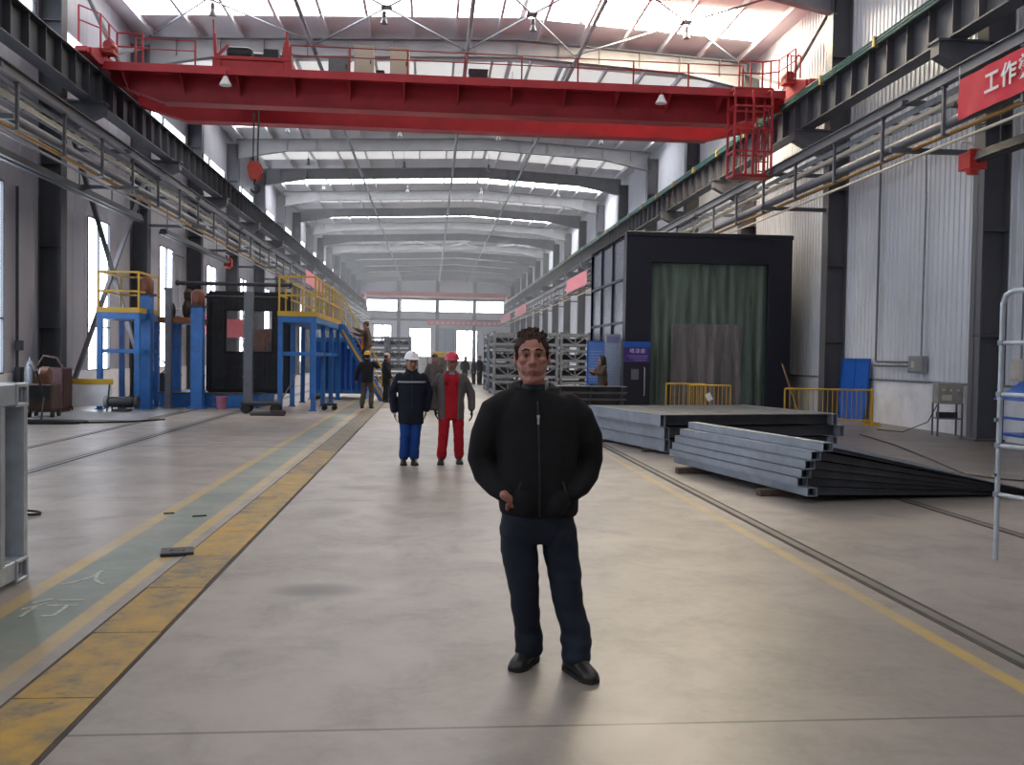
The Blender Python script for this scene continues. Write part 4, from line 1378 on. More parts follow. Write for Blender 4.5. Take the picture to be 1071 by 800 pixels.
# ------------------------------------------------------------------ left side of the hall
# corner of a galvanised container base at the left edge (only its corner is in the photo)
t = thing('container_frame', 'grey galvanised container frame with corner castings at the left edge', 'container frame', (-2.78, 6.60, 0))
Lc, Wc, Hc = 2.4, 2.2, 1.37
cast = None
for x in (0, -Wc):
    for y in (0, -Lc):
        for z in (0, Hc - 0.165):
            mb = MB()
            sx = -1 if x == 0 else 1; sy = -1 if y == 0 else 1
            xa, ya = x, y
            th = 0.028
            w_, d_, h_ = 0.165, 0.185, 0.165
            X0, X1 = min(xa, xa + sx * w_), max(xa, xa + sx * w_)
            Y0_, Y1_ = min(ya, ya + sy * d_), max(ya, ya + sy * d_)
            # a casting: a block with a slot sunk into each outer face
            bm = bmesh.new()
            bmesh.ops.create_cube(bm, size=1.0)
            bmesh.ops.scale(bm, vec=(w_, d_, h_), verts=bm.verts)
            for ax in (V((-sx, 0, 0)), V((0, -sy, 0)), V((0, 0, 1 if z > 0.5 else -1))):
                bm.normal_update()
                fc = max(bm.faces, key=lambda q: (q.normal.dot(ax) > 0.9) * q.calc_area())
                bmesh.ops.inset_individual(bm, faces=[fc], thickness=0.042, depth=0)
                ex = bmesh.ops.extrude_discrete_faces(bm, faces=[fc])
                fc = ex['faces'][0]
                bmesh.ops.translate(bm, vec=-ax * 0.045, verts=fc.verts)
                fc.material_index = 1  # slot faces coloured dark to stand for the shade in the hole
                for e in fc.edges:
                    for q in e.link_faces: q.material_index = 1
            bmesh.ops.translate(bm, vec=((X0 + X1) / 2, (Y0_ + Y1_) / 2, z + h_ / 2), verts=bm.verts)
            me = bpy.data.meshes.new('corner_casting'); bm.to_mesh(me); bm.free()
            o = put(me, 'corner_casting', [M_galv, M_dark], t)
            bv = o.modifiers.new('bevel', 'BEVEL'); bv.width = 0.006; bv.segments = 1
        mb = MB()
        sx = -1 if x == 0 else 1; sy = -1 if y == 0 else 1
        # folded corner post, open on the inside
        mb.bb(x + sx * 0.006, x + sx * 0.022, y + sy * 0.01, y + sy * 0.065, 0.16, Hc - 0.16)
        mb.bb(x + sx * 0.022, x + sx * 0.15, y + sy * 0.05, y + sy * 0.065, 0.16, Hc - 0.16)
        mb.bb(x + sx * 0.012, x + sx * 0.16, y + sy * 0.01, y + sy * 0.02, 0.16, Hc - 0.16)
        mb.bb(x + sx * 0.15, x + sx * 0.16, y + sy * 0.01, y + sy * 0.30, 0.16, Hc - 0.16)
        mb.build('corner_post', M_galv, t)
mb = MB()
for x in (0, -Wc):
    sx = -1 if x == 0 else 1
    mb.bb(x + sx * 0.01, x + sx * 0.11, -Lc + 0.18, -0.18, Hc - 0.15, Hc - 0.005); mb.bb(x + sx * 0.01, x + sx * 0.11, -Lc + 0.18, -0.18, 0.03, 0.16)
for y in (0, -Lc):
    sy = -1 if y == 0 else 1
    mb.bb(-Wc + 0.16, -0.16, y + sy * 0.01, y + sy * 0.11, Hc - 0.15, Hc - 0.005); mb.bb(-Wc + 0.16, -0.16, y + sy * 0.01, y + sy * 0.11, 0.03, 0.16)
mb.split('rail', M_galv, t, bev=0.006)
mb = MB(); mb.bb(-0.05, -0.02, -Lc + 0.4, -0.36, 0.16, Hc - 0.15); mb.build('panel', M_galv, t)
mb = MB(); mb.bb(-0.06, -0.0, -0.42, -0.36, 0.16, Hc - 0.15); mb.build('panel_post', M_galv, t)

# checkered trench covers with worn yellow paint
def cover_mat():
    m = bpy.data.materials.new('worn_yellow_checker_plate'); m.use_nodes = True
    nt = m.node_tree; L = nt.links.new
    b = nt.nodes['Principled BSDF']
    tc = _n(nt, 'ShaderNodeTexCoord'); oi = _n(nt, 'ShaderNodeObjectInfo'); ge = _n(nt, 'ShaderNodeNewGeometry')
    nz = _n(nt, 'ShaderNodeTexNoise'); nz.inputs['Scale'].default_value = 4.5; nz.inputs['Detail'].default_value = 9; nz.inputs['Roughness'].default_value = 0.7
    L(ge.outputs['Position'], nz.inputs['Vector'])
    nz2 = _n(nt, 'ShaderNodeTexNoise'); nz2.inputs['Scale'].default_value = 0.55; nz2.inputs['Detail'].default_value = 3
    L(ge.outputs['Position'], nz2.inputs['Vector'])
    mx = _n(nt, 'ShaderNodeMath', operation='MULTIPLY_ADD'); L(oi.outputs['Random'], mx.inputs[0]); mx.inputs[1].default_value = 0.16; L(nz.outputs['Fac'], mx.inputs[2])
    m2 = _n(nt, 'ShaderNodeMath', operation='MULTIPLY_ADD'); L(nz2.outputs['Fac'], m2.inputs[0]); m2.inputs[1].default_value = 0.5; L(mx.outputs[0], m2.inputs[2])
    r = _n(nt, 'ShaderNodeValToRGB')
    e = r.color_ramp.elements
    e[0].position = 0.66; e[0].color = (0.40, 0.225, 0.022, 1)
    e[1].position = 0.97; e[1].color = (0.125, 0.100, 0.066, 1)
    k = e.new(0.84); k.color = (0.27, 0.170, 0.045, 1)
    L(m2.outputs[0], r.inputs['Fac']); L(r.outputs['Color'], b.inputs['Base Color'])
    b.inputs['Roughness'].default_value = 0.55
    # raised checker bars
    w1 = _n(nt, 'ShaderNodeTexBrick'); w1.inputs['Scale'].default_value = 16
    w1.inputs['Mortar Size'].default_value = 0.10
    L(tc.outputs['Object'], w1.inputs['Vector'])
    bp = _n(nt, 'ShaderNodeBump'); bp.inputs['Strength'].default_value = 0.5; bp.inputs['Distance'].default_value = 0.004
    L(w1.outputs['Fac'], bp.inputs['Height']); L(bp.outputs['Normal'], b.inputs['Normal'])
    return m


M_cover = cover_mat()
M_coverd = mat('dusty_brown_plate', (0.155, 0.125, 0.085), 0.6, 0, 0.25, 3.0)
p0 = p1 = None
y = 2.30
for k in range(44):
    if p0 is None:
        mb = MB(); mb.bb(-0.185, 0.185, 0.004, 0.986, 0, 0.008)
        for yy in (0.06, 0.93): mb.bb(-0.02, 0.02, yy - 0.006, yy + 0.006, 0.008, 0.0095)
        p0 = tag(mb.build('trench_cover', M_cover), 'yellow checkered trench cover in the long row beside the green lane', 'trench cover', 'yellow trench covers in one row')
        p0.location = (-1.69, y, 0)
    elif k < 13:
        dup(p0, (-1.69 + random.uniform(-0.006, 0.006), y, 0), random.uniform(-0.004, 0.004))
    else:
        if p1 is None:
            p1 = dup(p0, (-1.69, y, 0), 0, 'dusty brown trench cover in the far stretch of the long row', 'dusty trench covers in one row')
            p1.data = p1.data.copy(); p1.data.materials[0] = M_coverd
        else:
            dup(p1, (-1.69 + random.uniform(-0.01, 0.01), y, 0), random.uniform(-0.004, 0.004))
    y += 0.992
mb = MB()
for x in (-1.885, -1.495): mb.bb(x - 0.012, x + 0.012, 2.3, 46, -0.05, 0.003)
n_tr += 1
struct(mb.build('trim_%d' % n_tr, M_groove), 'dirt-filled edge of the cover trench')
t = thing('floor_slab_lid', 'dark flat lid lying on the floor beside the yellow covers', 'lid', (-1.98, 7.38, 0), 0.25)
mb = MB(); mb.bb(-0.125, 0.125, -0.115, 0.115, 0, 0.028); mb.build('plate', M_dark, t, bev=0.008)
mb = MB(); mb.tube([(-0.05, -0.05, 0.026), (-0.05, -0.05, 0.04), (0.05, -0.05, 0.04), (0.05, -0.05, 0.026)], 0.006, 6); mb.build('handle', M_steel, t)
for i, (x, y, s, lab) in enumerate(((-2.55, 9.2, 0.10, 'small scrap of dark metal on the green lane, farther one'), (-2.22, 9.05, 0.13, 'thin dark scrap on the green lane nearer the yellow line'))):
    mb = MB(); mb.box((0, 0, 0.006), (s, 0.03, 0.012)); tag(mb.build('metal_scrap', M_dark, loc=(x, y, 0), rz=0.3), lab, 'scrap')
mb = MB()
pts = [(0.12 * math.cos(a), 0.10 * math.sin(a), 0.014 + 0.02 * math.sin(a / 2)) for a in [i * 0.45 for i in range(14)]]
mb.tube([(-0.35, -0.1, 0.012)] + pts, 0.012, 6); tag(mb.build('cable_loop', M_rubber, smooth=True, loc=(-3.85, 9.1, 0)), 'black loop of cable on the floor beside the container frame', 'cable')

# steel floor plate by the machines
mb = MB(); mb.bb(-10.2, -6.62, 21.4, 25.2, 0, 0.025); tag(mb.build('floor_plate', mat('floor_plate_pale', (0.22, 0.225, 0.235), 0.4, 0.3, 0.12, 2.0), bev=0.006), 'pale steel plate covering the floor in front of the left platform', 'steel plate')
mb = MB()
for i in range(3):
    pts = [(0.75 * math.cos(a) * (1 + 0.1 * i), 0.35 * math.sin(a) * (1 + 0.1 * i), 0.02 + 0.01 * i) for a in [j * 2 * PI / 20 for j in range(21)]]
    mb.tube(pts, 0.02, 6)
mb.tube([(0.8, 0, 0.02), (1.6, 0.3, 0.02), (2.2, 1.2, 0.02)], 0.02, 6)
tag(mb.build('cable_coil', M_rubber, smooth=True, loc=(-8.35, 20.6, 0)), 'black coil of hose lying on the floor near the brown welding machine', 'hose')

# ---- platform tower A (left), platform B with stairs, jig between them
def leg(mb, x, y, h, w=0.13): mb.bb(x - w / 2, x + w / 2, y - w / 2, y + w / 2, 0, h); mb.bb(x - w * 0.8, x + w * 0.8, y - w * 0.8, y + w * 0.8, 0, 0.03)


def platform(x, y, w, d, hz, lab, nlegs, guard=1.08, bars=0.0, front_open=False):
    t = thing('work_platform', lab, 'platform', (x, y, 0))
    ny = nlegs
    for xx in (0.07, w - 0.07):
        for i in range(ny):
            yy = 0.07 + (d - 0.14) * i / (ny - 1)
            mb = MB(); leg(mb, xx, yy, hz - 0.18); mb.build('leg', M_blue, t)
    mb = MB()
    for z in (hz * 0.60,):
        for yy in (0.07, d - 0.07): mb.bar((0.07, yy, z), (w - 0.07, yy, z), 0.09, 0.11)
        for xx in (0.07, w - 0.07): mb.bar((xx, 0.07, z), (xx, d - 0.07, z), 0.09, 0.11)
    mb.split('brace', M_blue, t)
    mb = MB(); mb.bb(0, w, 0, d, hz - 0.20, hz - 0.02); mb.build('deck', M_blue, t, bev=0.01)
    mb = MB()
    for (xa, ya, xb, yb) in ((0, 0, w, 0), (0, d, w, d), (0, 0, 0, d), (w, 0, w, d)): mb.bar((xa, ya, hz + 0.05), (xb, yb, hz + 0.05), 0.02, 0.14)
    mb.split('toe_board', M_yel, t)
    mb = MB(); pm = MB()
    P = [(0.03, 0.03), (w - 0.03, 0.03), (w - 0.03, d - 0.03), (0.03, d - 0.03)]
    for i in range(4):
        a, b_ = P[i], P[(i + 1) % 4]
        L = math.hypot(b_[0] - a[0], b_[1] - a[1])
        for z in (hz + guard, hz + guard * 0.52): mb.bar((*a, z), (*b_, z), 0.05, 0.05)
        n = max(1, int(L / (bars if bars and i == 1 else 1.1)))
        for q in range(n):
            px_, py_ = a[0] + (b_[0] - a[0]) * q / n, a[1] + (b_[1] - a[1]) * q / n
            pm.bar((px_, py_, hz), (px_, py_, hz + guard), 0.045, 0.045)
    mb.split('guard_rail', M_yel, t); pm.split('guard_post', M_yel, t)
    return t


platform(-8.98, 25.45, 1.12, 1.9, 2.66, 'blue tower platform with yellow guard rail at far left', 2)
pb = platform(-4.23, 25.75, 1.05, 6.9, 2.66, 'long blue platform with yellow railing and stairs on its right', 4, bars=0.80)
# stairs as their own unit
st = thing('stairs', 'steep blue stairs with yellow handrail going up to the long platform', 'stairs', (-3.14, 31.6, 0))
mb = MB()
for y in (0, 0.75): mb.prism([(0.0, 2.45), (0.0, 2.64), (0.16, 2.64), (1.65, 0.0), (1.40, 0.0)], 'y', y - 0.02, y + 0.02)
mb.split('stringer', M_blue, st)
mb = MB()
for i in range(9):
    z = 0.26 * (i + 1); x = 1.52 * (1 - z / 2.62)
    mb.bb(x - 0.03, x + 0.17, 0, 0.75, z - 0.015, z + 0.015)
mb.split('tread', M_blue, st)
mb = MB()
for y in (0.75,):
    mb.tube([(0.05, y, 3.62), (1.55, y, 0.95), (1.58, y, 0.1)], 0.028, 8); mb.tube([(0.02, y, 3.1), (1.5, y, 0.5)], 0.022, 8)
    for q in (0.02, 0.75, 1.45): mb.bar((q, y, 2.6 - q * 1.72), (q, y, 3.65 - q * 1.77), 0.04, 0.04)
mb.build('handrail', M_yel, st, True)
mb = MB(); mb.bar((0.12, -0.03, 2.44), (1.6, -0.03, 0.0), 0.02, 0.07)
mb.build('edge_strip', M_yel, st)
# red cloth hung over the handrail
t = thing('red_cloth', 'red cloth hanging over the stair rail beside the climber', 'cloth', (-2.28, 32.38, 0.35))
mb = MB(); mb.add(*folds(-0.16, 0.16, 1.05, 1.86, 0.03, 0.16, 3, n=16)); mb.build('drape', M_banner, t, 'all')
mb = MB(); mb.ball((0, 0, 1.84), (0.17, 0.06, 0.06)); mb.build('fold', M_banner, t, True)

# the fit-up jig: low blue base, posts with motors, cross tubes, dark panel being built
jb = thing('jig_plinth', 'low blue machine base between the two platforms', 'machine base', (-7.75, 26.95, 0))
mb = MB(); mb.bb(0, 2.8, 0, 0.25, 0.0, 0.40); mb.bb(0, 2.8, 2.4, 2.65, 0, 0.4); mb.bb(0, 0.25, 0.25, 2.4, 0, 0.4); mb.bb(2.55, 2.8, 0.25, 2.4, 0, 0.4); mb.build('frame', M_blue, jb, bev=0.01)
mb = MB(); mb.bb(0.25, 2.55, 0.25, 2.4, 0.3, 0.38); mb.build('bed', M_steel, jb)
mb = MB(); mb.bb(-0.05, 2.85, -0.04, 0.3, 0.40, 0.43); mb.build('top_strip', M_wood, jb)
M_motor = mat('motor_orange_brown', (0.13, 0.038, 0.020), 0.55, 0, 0.2, 5)


def jig_post(x, y, w, h, lab, m=None, motor=True):
    t = thing('jig_post', lab, 'machine post', (x, y, 0))
    mb = MB(); mb.bb(-w * 0.8, w * 0.8, -w * 0.8, w * 0.8, 0, 0.04); mb.build('base_plate', m or M_blue, t)
    mb = MB(); mb.bb(-w / 2, w / 2, -w / 2, w / 2, 0.04, h)
    for z in (0.9, 1.8, 2.6): mb.bb(-w / 2 - 0.015, w / 2 + 0.015, -w / 2 - 0.015, w / 2 + 0.015, z, z + 0.05)
    mb.build('post', m or M_blue, t)
    if motor:
        mb = MB(); mb.lathe([(0.17, 0), (0.19, 0.05), (0.19, 0.35), (0.15, 0.42), (0.08, 0.46)], (0, 0, h), 16); mb.box((0, -0.18, h + 0.2), (0.14, 0.12, 0.2)); mb.build('motor', M_motor, t, True)
        mb = MB(); mb.bb(-0.22, 0.22, -0.22, 0.22, h - 0.04, h + 0.01); mb.build('flange', M_dark, t)
    return t


jig_post(-7.90, 26.2, 0.30, 3.20, 'blue machine post with brown motor beside the left tower platform')
jig_post(-6.60, 26.6, 0.32, 2.92, 'blue machine post with brown motor next to the dark wall panel')
jig_post(-7.35, 26.4, 0.16, 3.40, 'slim grey post between the two motor posts', M_greyp, False)
jig_post(-5.18, 26.6, 0.24, 3.35, 'slim grey post in front of the dark panel opening', M_greyp, False)
jig_post(-7.45, 27.6, 0.22, 2.5, 'blue rear post under the small orange deck', None, False)
jig_post(-6.95, 28.2, 0.22, 2.5, 'second blue rear post under the small orange deck', None, False)
t = thing('jig_deck', 'narrow blue deck with orange edge between the motor posts', 'platform', (-7.75, 26.8, 2.42))
mb = MB(); mb.bb(0.0, 1.0, 0, 1.6, 0, 0.10); mb.build('deck', M_blue, t)
mb = MB(); mb.bb(-0.02, 1.02, -0.03, 0.0, 0.02, 0.17); mb.bb(1.0, 1.03, 0, 1.6, 0.02, 0.17); mb.build('edge', mat('orange_edge', (0.36, 0.13, 0.02), 0.5), t)
mb = MB(); mb.ball((0.72, 0.4, 0.42), (0.18, 0.16, 0.32)); mb.lathe([(0.12, 0.7), (0.14, 0.9), (0.06, 1.0)], (0.72, 0.4, 0.0), 12); mb.build('gearbox', M_brown, t, True)
mb = MB(); mb.ball((0.30, 0.3, 0.36), (0.10, 0.10, 0.24)); mb.tube([(0.3, 0.3, 0.5), (0.25, 0.1, 0.8), (0.15, 0.0, 1.0)], 0.03, 8); mb.build('valve', M_dark, t, True)
for i, (xa, xb, y, z, r) in enumerate(((-7.3, -4.0, 26.9, 3.58, 0.055), (-6.85, -4.1, 27.2, 3.22, 0.045))):
    mb = MB(); mb.tube([(0, 0, 0), (xb - xa, 0, 0)], r, 8)
    for q in (0.05, xb - xa - 0.05): mb.lathe([(r + 0.03, -0.03), (r + 0.03, 0.03)], (q, 0, 0), 10, Matrix.Rotation(PI / 2, 3, 'Y'))
    o = mb.build('cross_tube', M_dark, smooth=True, loc=(xa, y, z))
    tag(o, ('upper' if i == 0 else 'lower') + ' dark tube spanning from the motor posts to the long platform', 'tube')
t = thing('wall_panel', 'dark corrugated panel with window opening standing in the jig', 'panel', (-6.70, 28.3, 0.44))
xw, xa, xb, za, zb, hh = 2.45, 0.50, 1.90, 1.18, 2.46, 2.96
mb = MB()
def rib(mb, x0, x1, z0, z1, p=0.14):
    n = max(1, int((x1 - x0) / p))
    w = (x1 - x0) / n
    for i in range(n):
        mb.bb(x0 + i * w, x0 + (i + 0.5) * w, 0.0, 0.03, z0, z1); mb.bb(x0 + (i + 0.5) * w, x0 + (i + 1) * w, 0.02, 0.05, z0, z1)
rib(mb, 0, xa, 0, hh); rib(mb, xb, xw, 0, hh); rib(mb, xa, xb, 0, za); rib(mb, xa, xb, zb, hh)
mb.build('sheet', M_dark, t)
mb = MB()
for x in (0, xw): mb.bb(x - 0.06, x + 0.06, -0.05, 0.10, 0, hh)
for z in (0, hh): mb.bb(0, xw, -0.05, 0.10, z - 0.06, z + 0.06)
for x in (xa, xb): mb.bb(x - 0.025, x + 0.025, -0.02, 0.07, za, zb)
for z in (za, zb): mb.bb(xa, xb, -0.02, 0.07, z - 0.025, z + 0.025)
mb.build('frame', M_black, t)
# red boards and a brown machine seen beyond
for i, (x, y, w, z0, z1, m, lab) in enumerate(((-9.55, 39.3, 0.75, 2.35, 3.25, M_pink, 'faded red board hung by the left windows, between post and dark panel'), (-9.0, 43.0, 0.85, 2.3, 3.15, M_pink, 'faded red board seen through the dark panel opening'))):
    t = thing('red_board', lab, 'board', (x, y, 0))
    mb = MB(); mb.bb(-w / 2, w / 2, -0.02, 0.02, z0, z1); mb.build('face', m, t)
    mb = MB()
    for s in (-1, 1): mb.bb(s * w / 2 - 0.025, s * w / 2 + 0.025, -0.025, 0.025, 0, z1)
    mb.split('post', M_greyp, t)
t = thing('brown_machine', 'rust-brown machine cabinet seen through the dark panel opening', 'machine', (-6.5, 36.5, 0))
mb = MB(); mb.bb(-0.65, 0.65, -0.5, 0.5, 0.9, 2.55); mb.bb(-0.5, 0.5, -0.4, 0.4, 0, 0.9); mb.build('body', M_brown, t, bev=0.03)
mb = MB(); mb.bb(-0.5, 0.1, -0.53, -0.5, 1.2, 2.2); mb.build('door', M_brown, t); mb = MB(); mb.bb(0.22, 0.42, -0.54, -0.5, 1.7, 2.0); mb.build('panel', M_dark, t)
t = thing('blue_container', 'bright blue ribbed container behind the long platform', 'container', (-4.25, 32.9, 0))
mb = MB(); mb.bb(0, 2.0, 0.05, 2.2, 0.25, 2.15); mb.build('body', M_blue2, t)
mb = MB()
for i in range(11): mb.bb(0.05 + 0.19 * i, 0.13 + 0.19 * i, 0, 0.06, 0.3, 2.1)
mb.split('rib', M_blue2, t, bev=0.008)
mb = MB(); mb.bb(0, 2.0, -0.02, 0.06, 2.05, 2.2); mb.bb(0, 2.0, -0.02, 0.06, 0.2, 0.32)
for x in (0.05, 1.9): mb.bb(x - 0.04, x + 0.08, 0, 2.1, 0, 0.25)
mb.split('frame_bar', M_blue, t)
mb = MB(); mb.bb(1.30, 1.62, -0.035, 0.0, 1.82, 2.0); mb.build('plate', M_white, t)

# ---- small machines on the floor, left
t = thing('flat_cart', 'low dark four-wheeled cart in front of the long platform', 'cart', (-4.45, 24.9, 0), 0.05)
mb = MB(); mb.bb(-0.55, 0.45, -0.35, 0.35, 0.22, 0.29); mb.build('deck', M_dark, t, bev=0.01)
for x in (-0.42, 0.33):
    for y in (-0.28, 0.28):
        mb = MB(); mb.lathe([(0.03, -0.05), (0.11, -0.05), (0.125, -0.03), (0.125, 0.03), (0.11, 0.05), (0.03, 0.05)], (x, y, 0.125), 16, Matrix.Rotation(PI / 2, 3, 'X')); mb.build('wheel', M_rubber, t, True)
mb = MB(); mb.tube([(0.40, 0, 0.28), (0.75, 0, 0.8), (0.80, 0.0, 1.0)], 0.02, 8); mb.bar((0.80, -0.2, 1.0), (0.80, 0.2, 1.0), 0.04, 0.04); mb.build('handle', M_steel, t, True)
t = thing('floor_tools', 'dark flat tool lying on the floor in front of the cart', 'tool', (-4.05, 23.7, 0))
mb = MB(); mb.bb(-0.5, 0.35, -0.08, 0.08, 0, 0.05); mb.build('bar', M_dark, t); mb = MB(); mb.box((0.2, 0.05, 0.09), (0.35, 0.1, 0.08)); mb.build('grip', M_brown, t)
t = thing('caster_dolly', 'small black dolly at the right leg of the long platform', 'dolly', (-2.85, 26.3, 0))
mb = MB(); mb.bb(-0.2, 0.2, -0.2, 0.2, 0.14, 0.2); mb.build('deck', M_dark, t)
for x in (-0.14, 0.14):
    mb = MB(); mb.lathe([(0.02, -0.03), (0.07, -0.03), (0.07, 0.03), (0.02, 0.03)], (x, -0.1, 0.07), 14, Matrix.Rotation(PI / 2, 3, 'X')); mb.lathe([(0.02, -0.03), (0.07, -0.03), (0.07, 0.03), (0.02, 0.03)], (x, 0.12, 0.07), 14, Matrix.Rotation(PI / 2, 3, 'X')); mb.build('wheel', M_rubber, t, True)
t = thing('paint_bucket', 'pink bucket standing in front of the blue machine base', 'bucket', (-5.88, 26.4, 0))
mb = MB(); mb.lathe([(0.12, 0), (0.13, 0.02), (0.155, 0.33), (0.165, 0.34), (0.165, 0.36), (0.148, 0.36), (0.12, 0.04), (0.0, 0.035)], n=20); mb.build('body', mat('pink_plastic', (0.42, 0.16, 0.24), 0.45), t, True)
mb = MB(); mb.tube([(0.16 * math.cos(a), -0.02 - 0.10 * math.sin(a), 0.33 - 0.10 * math.sin(a)) for a in [i * PI / 10 for i in range(11)]], 0.006, 6); mb.build('handle', M_steel, t)

t = thing('welding_machine', 'rust-brown welding machine on wheels beside the container frame', 'welding machine', (-9.05, 22.3, 0), 0.1)
mb = MB(); mb.bb(-0.26, 0.26, -0.35, 0.35, 0.18, 0.80); mb.build('body', M_brown, t, bev=0.03)
mb = MB(); mb.bb(-0.24, 0.24, -0.365, -0.35, 0.45, 0.75); mb.bb(-0.1, 0.15, -0.38, -0.36, 0.55, 0.68); mb.build('panel', M_dark, t)
mb = MB(); mb.lathe([(0.18, -0.10), (0.20, -0.08), (0.20, 0.08), (0.18, 0.10)], (0.0, 0.1, 1.0), 18, Matrix.Rotation(PI / 2, 3, 'Y')); mb.box((0.02, -0.15, 0.90), (0.3, 0.25, 0.18)); mb.build('wire_feeder', mat('feeder_orange', (0.13, 0.048, 0.02), 0.5), t, True)
mb = MB(); mb.tube([(-0.1, -0.1, 1.0), (-0.2, -0.4, 1.25), (0.0, -0.6, 1.1), (0.15, -0.5, 0.5), (0.2, -0.9, 0.03)], 0.022, 8); mb.build('torch_hose', M_rubber, t, True)
for x in (-0.25, 0.25):
    for y in (-0.25, 0.25):
        mb = MB(); mb.lathe([(0.02, -0.025), (0.09, -0.025), (0.09, 0.025), (0.02, 0.025)], (x, y, 0.09), 14, Matrix.Rotation(PI / 2, 3, 'Y')); mb.build('wheel', M_rubber, t, True)
t = thing('gas_rack', 'dark red machine behind the brown welding machine', 'machine', (-9.55, 24.1, 0))
mb = MB(); mb.bb(-0.35, 0.35, -0.3, 0.3, 0.1, 1.15); mb.build('body', mat('dark_red_paint', (0.045, 0.013, 0.014), 0.5, 0, 0.3, 4), t, bev=0.03)
mb = MB(); mb.lathe([(0.11, 0.05), (0.115, 0.1), (0.115, 1.15), (0.06, 1.3), (0.03, 1.32), (0.03, 1.4)], (-0.5, -0.2, 0), 16); mb.build('gas_cylinder', M_galvd, t, True)
mb = MB(); mb.tube([(-0.3, -0.3, 1.15), (-0.1, -0.35, 1.45), (0.2, -0.32, 1.4), (0.35, -0.3, 1.15)], 0.03, 8); mb.build('handle', M_brown, t, True)
mb = MB(); mb.bb(-0.3, 0.3, -0.28, 0.28, 0, 0.1); mb.build('base', M_brown, t)
t = thing('barrier_board', 'white board with yellow top bar standing by the left machines', 'board', (-8.85, 24.6, 0), 0.05)
mb = MB(); mb.bb(-0.55, 0.55, -0.015, 0.015, 0.15, 0.72); mb.build('board', M_plaster, t)
mb = MB(); mb.bb(-0.58, 0.58, -0.03, 0.03, 0.72, 0.86); mb.build('top_bar', M_yel, t)
mb = MB()
for x in (-0.5, 0.5): mb.bar((x, -0.25, 0), (x, 0, 0.75), 0.035, 0.035); mb.bar((x, 0.25, 0), (x, 0, 0.75), 0.035, 0.035)
mb.split('leg', M_dark, t)
t = thing('bench_grinder', 'dark grinder with pale wheels beside the left tower platform leg', 'grinder', (-8.72, 24.9, 0.025))
t.location = (-8.0, 24.5, 0.025)
mb = MB(); mb.bb(-0.2, 0.2, -0.2, 0.2, 0, 0.06); mb.lathe([(0.12, -0.3), (0.14, -0.25), (0.14, 0.25), (0.12, 0.3)], (0, 0, 0.24), 16, Matrix.Rotation(PI / 2, 3, 'Y')); mb.bb(-0.08, 0.08, -0.08, 0.08, 0.05, 0.15); mb.build('motor', M_dark, t, True)
for x in (-0.38, 0.38):
    mb = MB(); mb.lathe([(0.03, -0.04), (0.17, -0.04), (0.17, 0.04), (0.03, 0.04)], (x, 0, 0.24), 18, Matrix.Rotation(PI / 2, 3, 'Y')); mb.build('wheel', M_galvd if x < 0 else M_dark, t, True)
t = thing('oxygen_trolley', 'dark trolley with coiled hoses behind the left tower platform', 'trolley', (-8.35, 28.4, 0))
mb = MB(); mb.bb(-0.5, 0.5, -0.3, 0.3, 0.15, 0.95); mb.build('body', M_dark, t, bev=0.03)
for x in (-0.4, 0.4):
    mb = MB(); mb.lathe([(0.03, -0.04), (0.14, -0.04), (0.14, 0.04), (0.03, 0.04)], (x, -0.25, 0.14), 14, Matrix.Rotation(PI / 2, 3, 'X')); mb.lathe([(0.03, -0.04), (0.14, -0.04), (0.14, 0.04), (0.03, 0.04)], (x, 0.25, 0.14), 14, Matrix.Rotation(PI / 2, 3, 'X')); mb.build('wheel', M_rubber, t, True)
mb = MB()
for i in range(4):
    mb.tube([(0.25 + 0.22 * math.cos(a), -0.34 - 0.02 * i, 1.15 + 0.22 * math.sin(a)) for a in [j * 2 * PI / 14 for j in range(15)]], 0.018, 6)
mb.build('hose_coil', M_yelp, t, True)
t = thing('wall_pipe', 'thin vertical pipe with valve boxes on the left wall near the frame edge', 'pipe', (-10.40, 24.0, 0))
mb = MB(); mb.tube([(0, 0, 0.2), (0, 0, 5.7)], 0.04, 8); mb.build('riser', M_dark, t, True)
mb = MB(); mb.box((0.05, 0, 1.7), (0.14, 0.2, 0.25)); mb.box((0.05, 0, 0.95), (0.14, 0.25, 0.4)); mb.split('valve_box', M_dark, t, bev=0.01)

t = thing('hung_sheet', 'grey translucent sheet hung over the second tall window behind the jig', 'sheet', (-10.30, 37.35, 3.3))
vs, fs = folds(0.0, 1.75, 0.0, 2.2, 0.03, 0.5, 8, n=40)
mb = MB(); mb.add([(y, x, z) for x, y, z in vs], fs); mb.build('cloth', plastic('grey_film', (0.30, 0.31, 0.36), 0.5, 0.9), t, 'all')
mb = MB(); mb.tube([(0.0, -0.05, 2.22), (0.0, 1.8, 2.22)], 0.02, 8); mb.build('rod', M_dark, t, True)
# ------------------------------------------------------------------ people
def skin_mats(tone):
    return [mat('skin', tone, 0.5, 0, 0.07, 14.0), mat('lips', (tone[0] * 0.84, tone[1] * 0.66, tone[2] * 0.70), 0.45, 0, 0.05, 10.0),
            mat('shaved_skin', tuple(c * 0.90 for c in tone), 0.55, 0, 0.08, 20.0)]


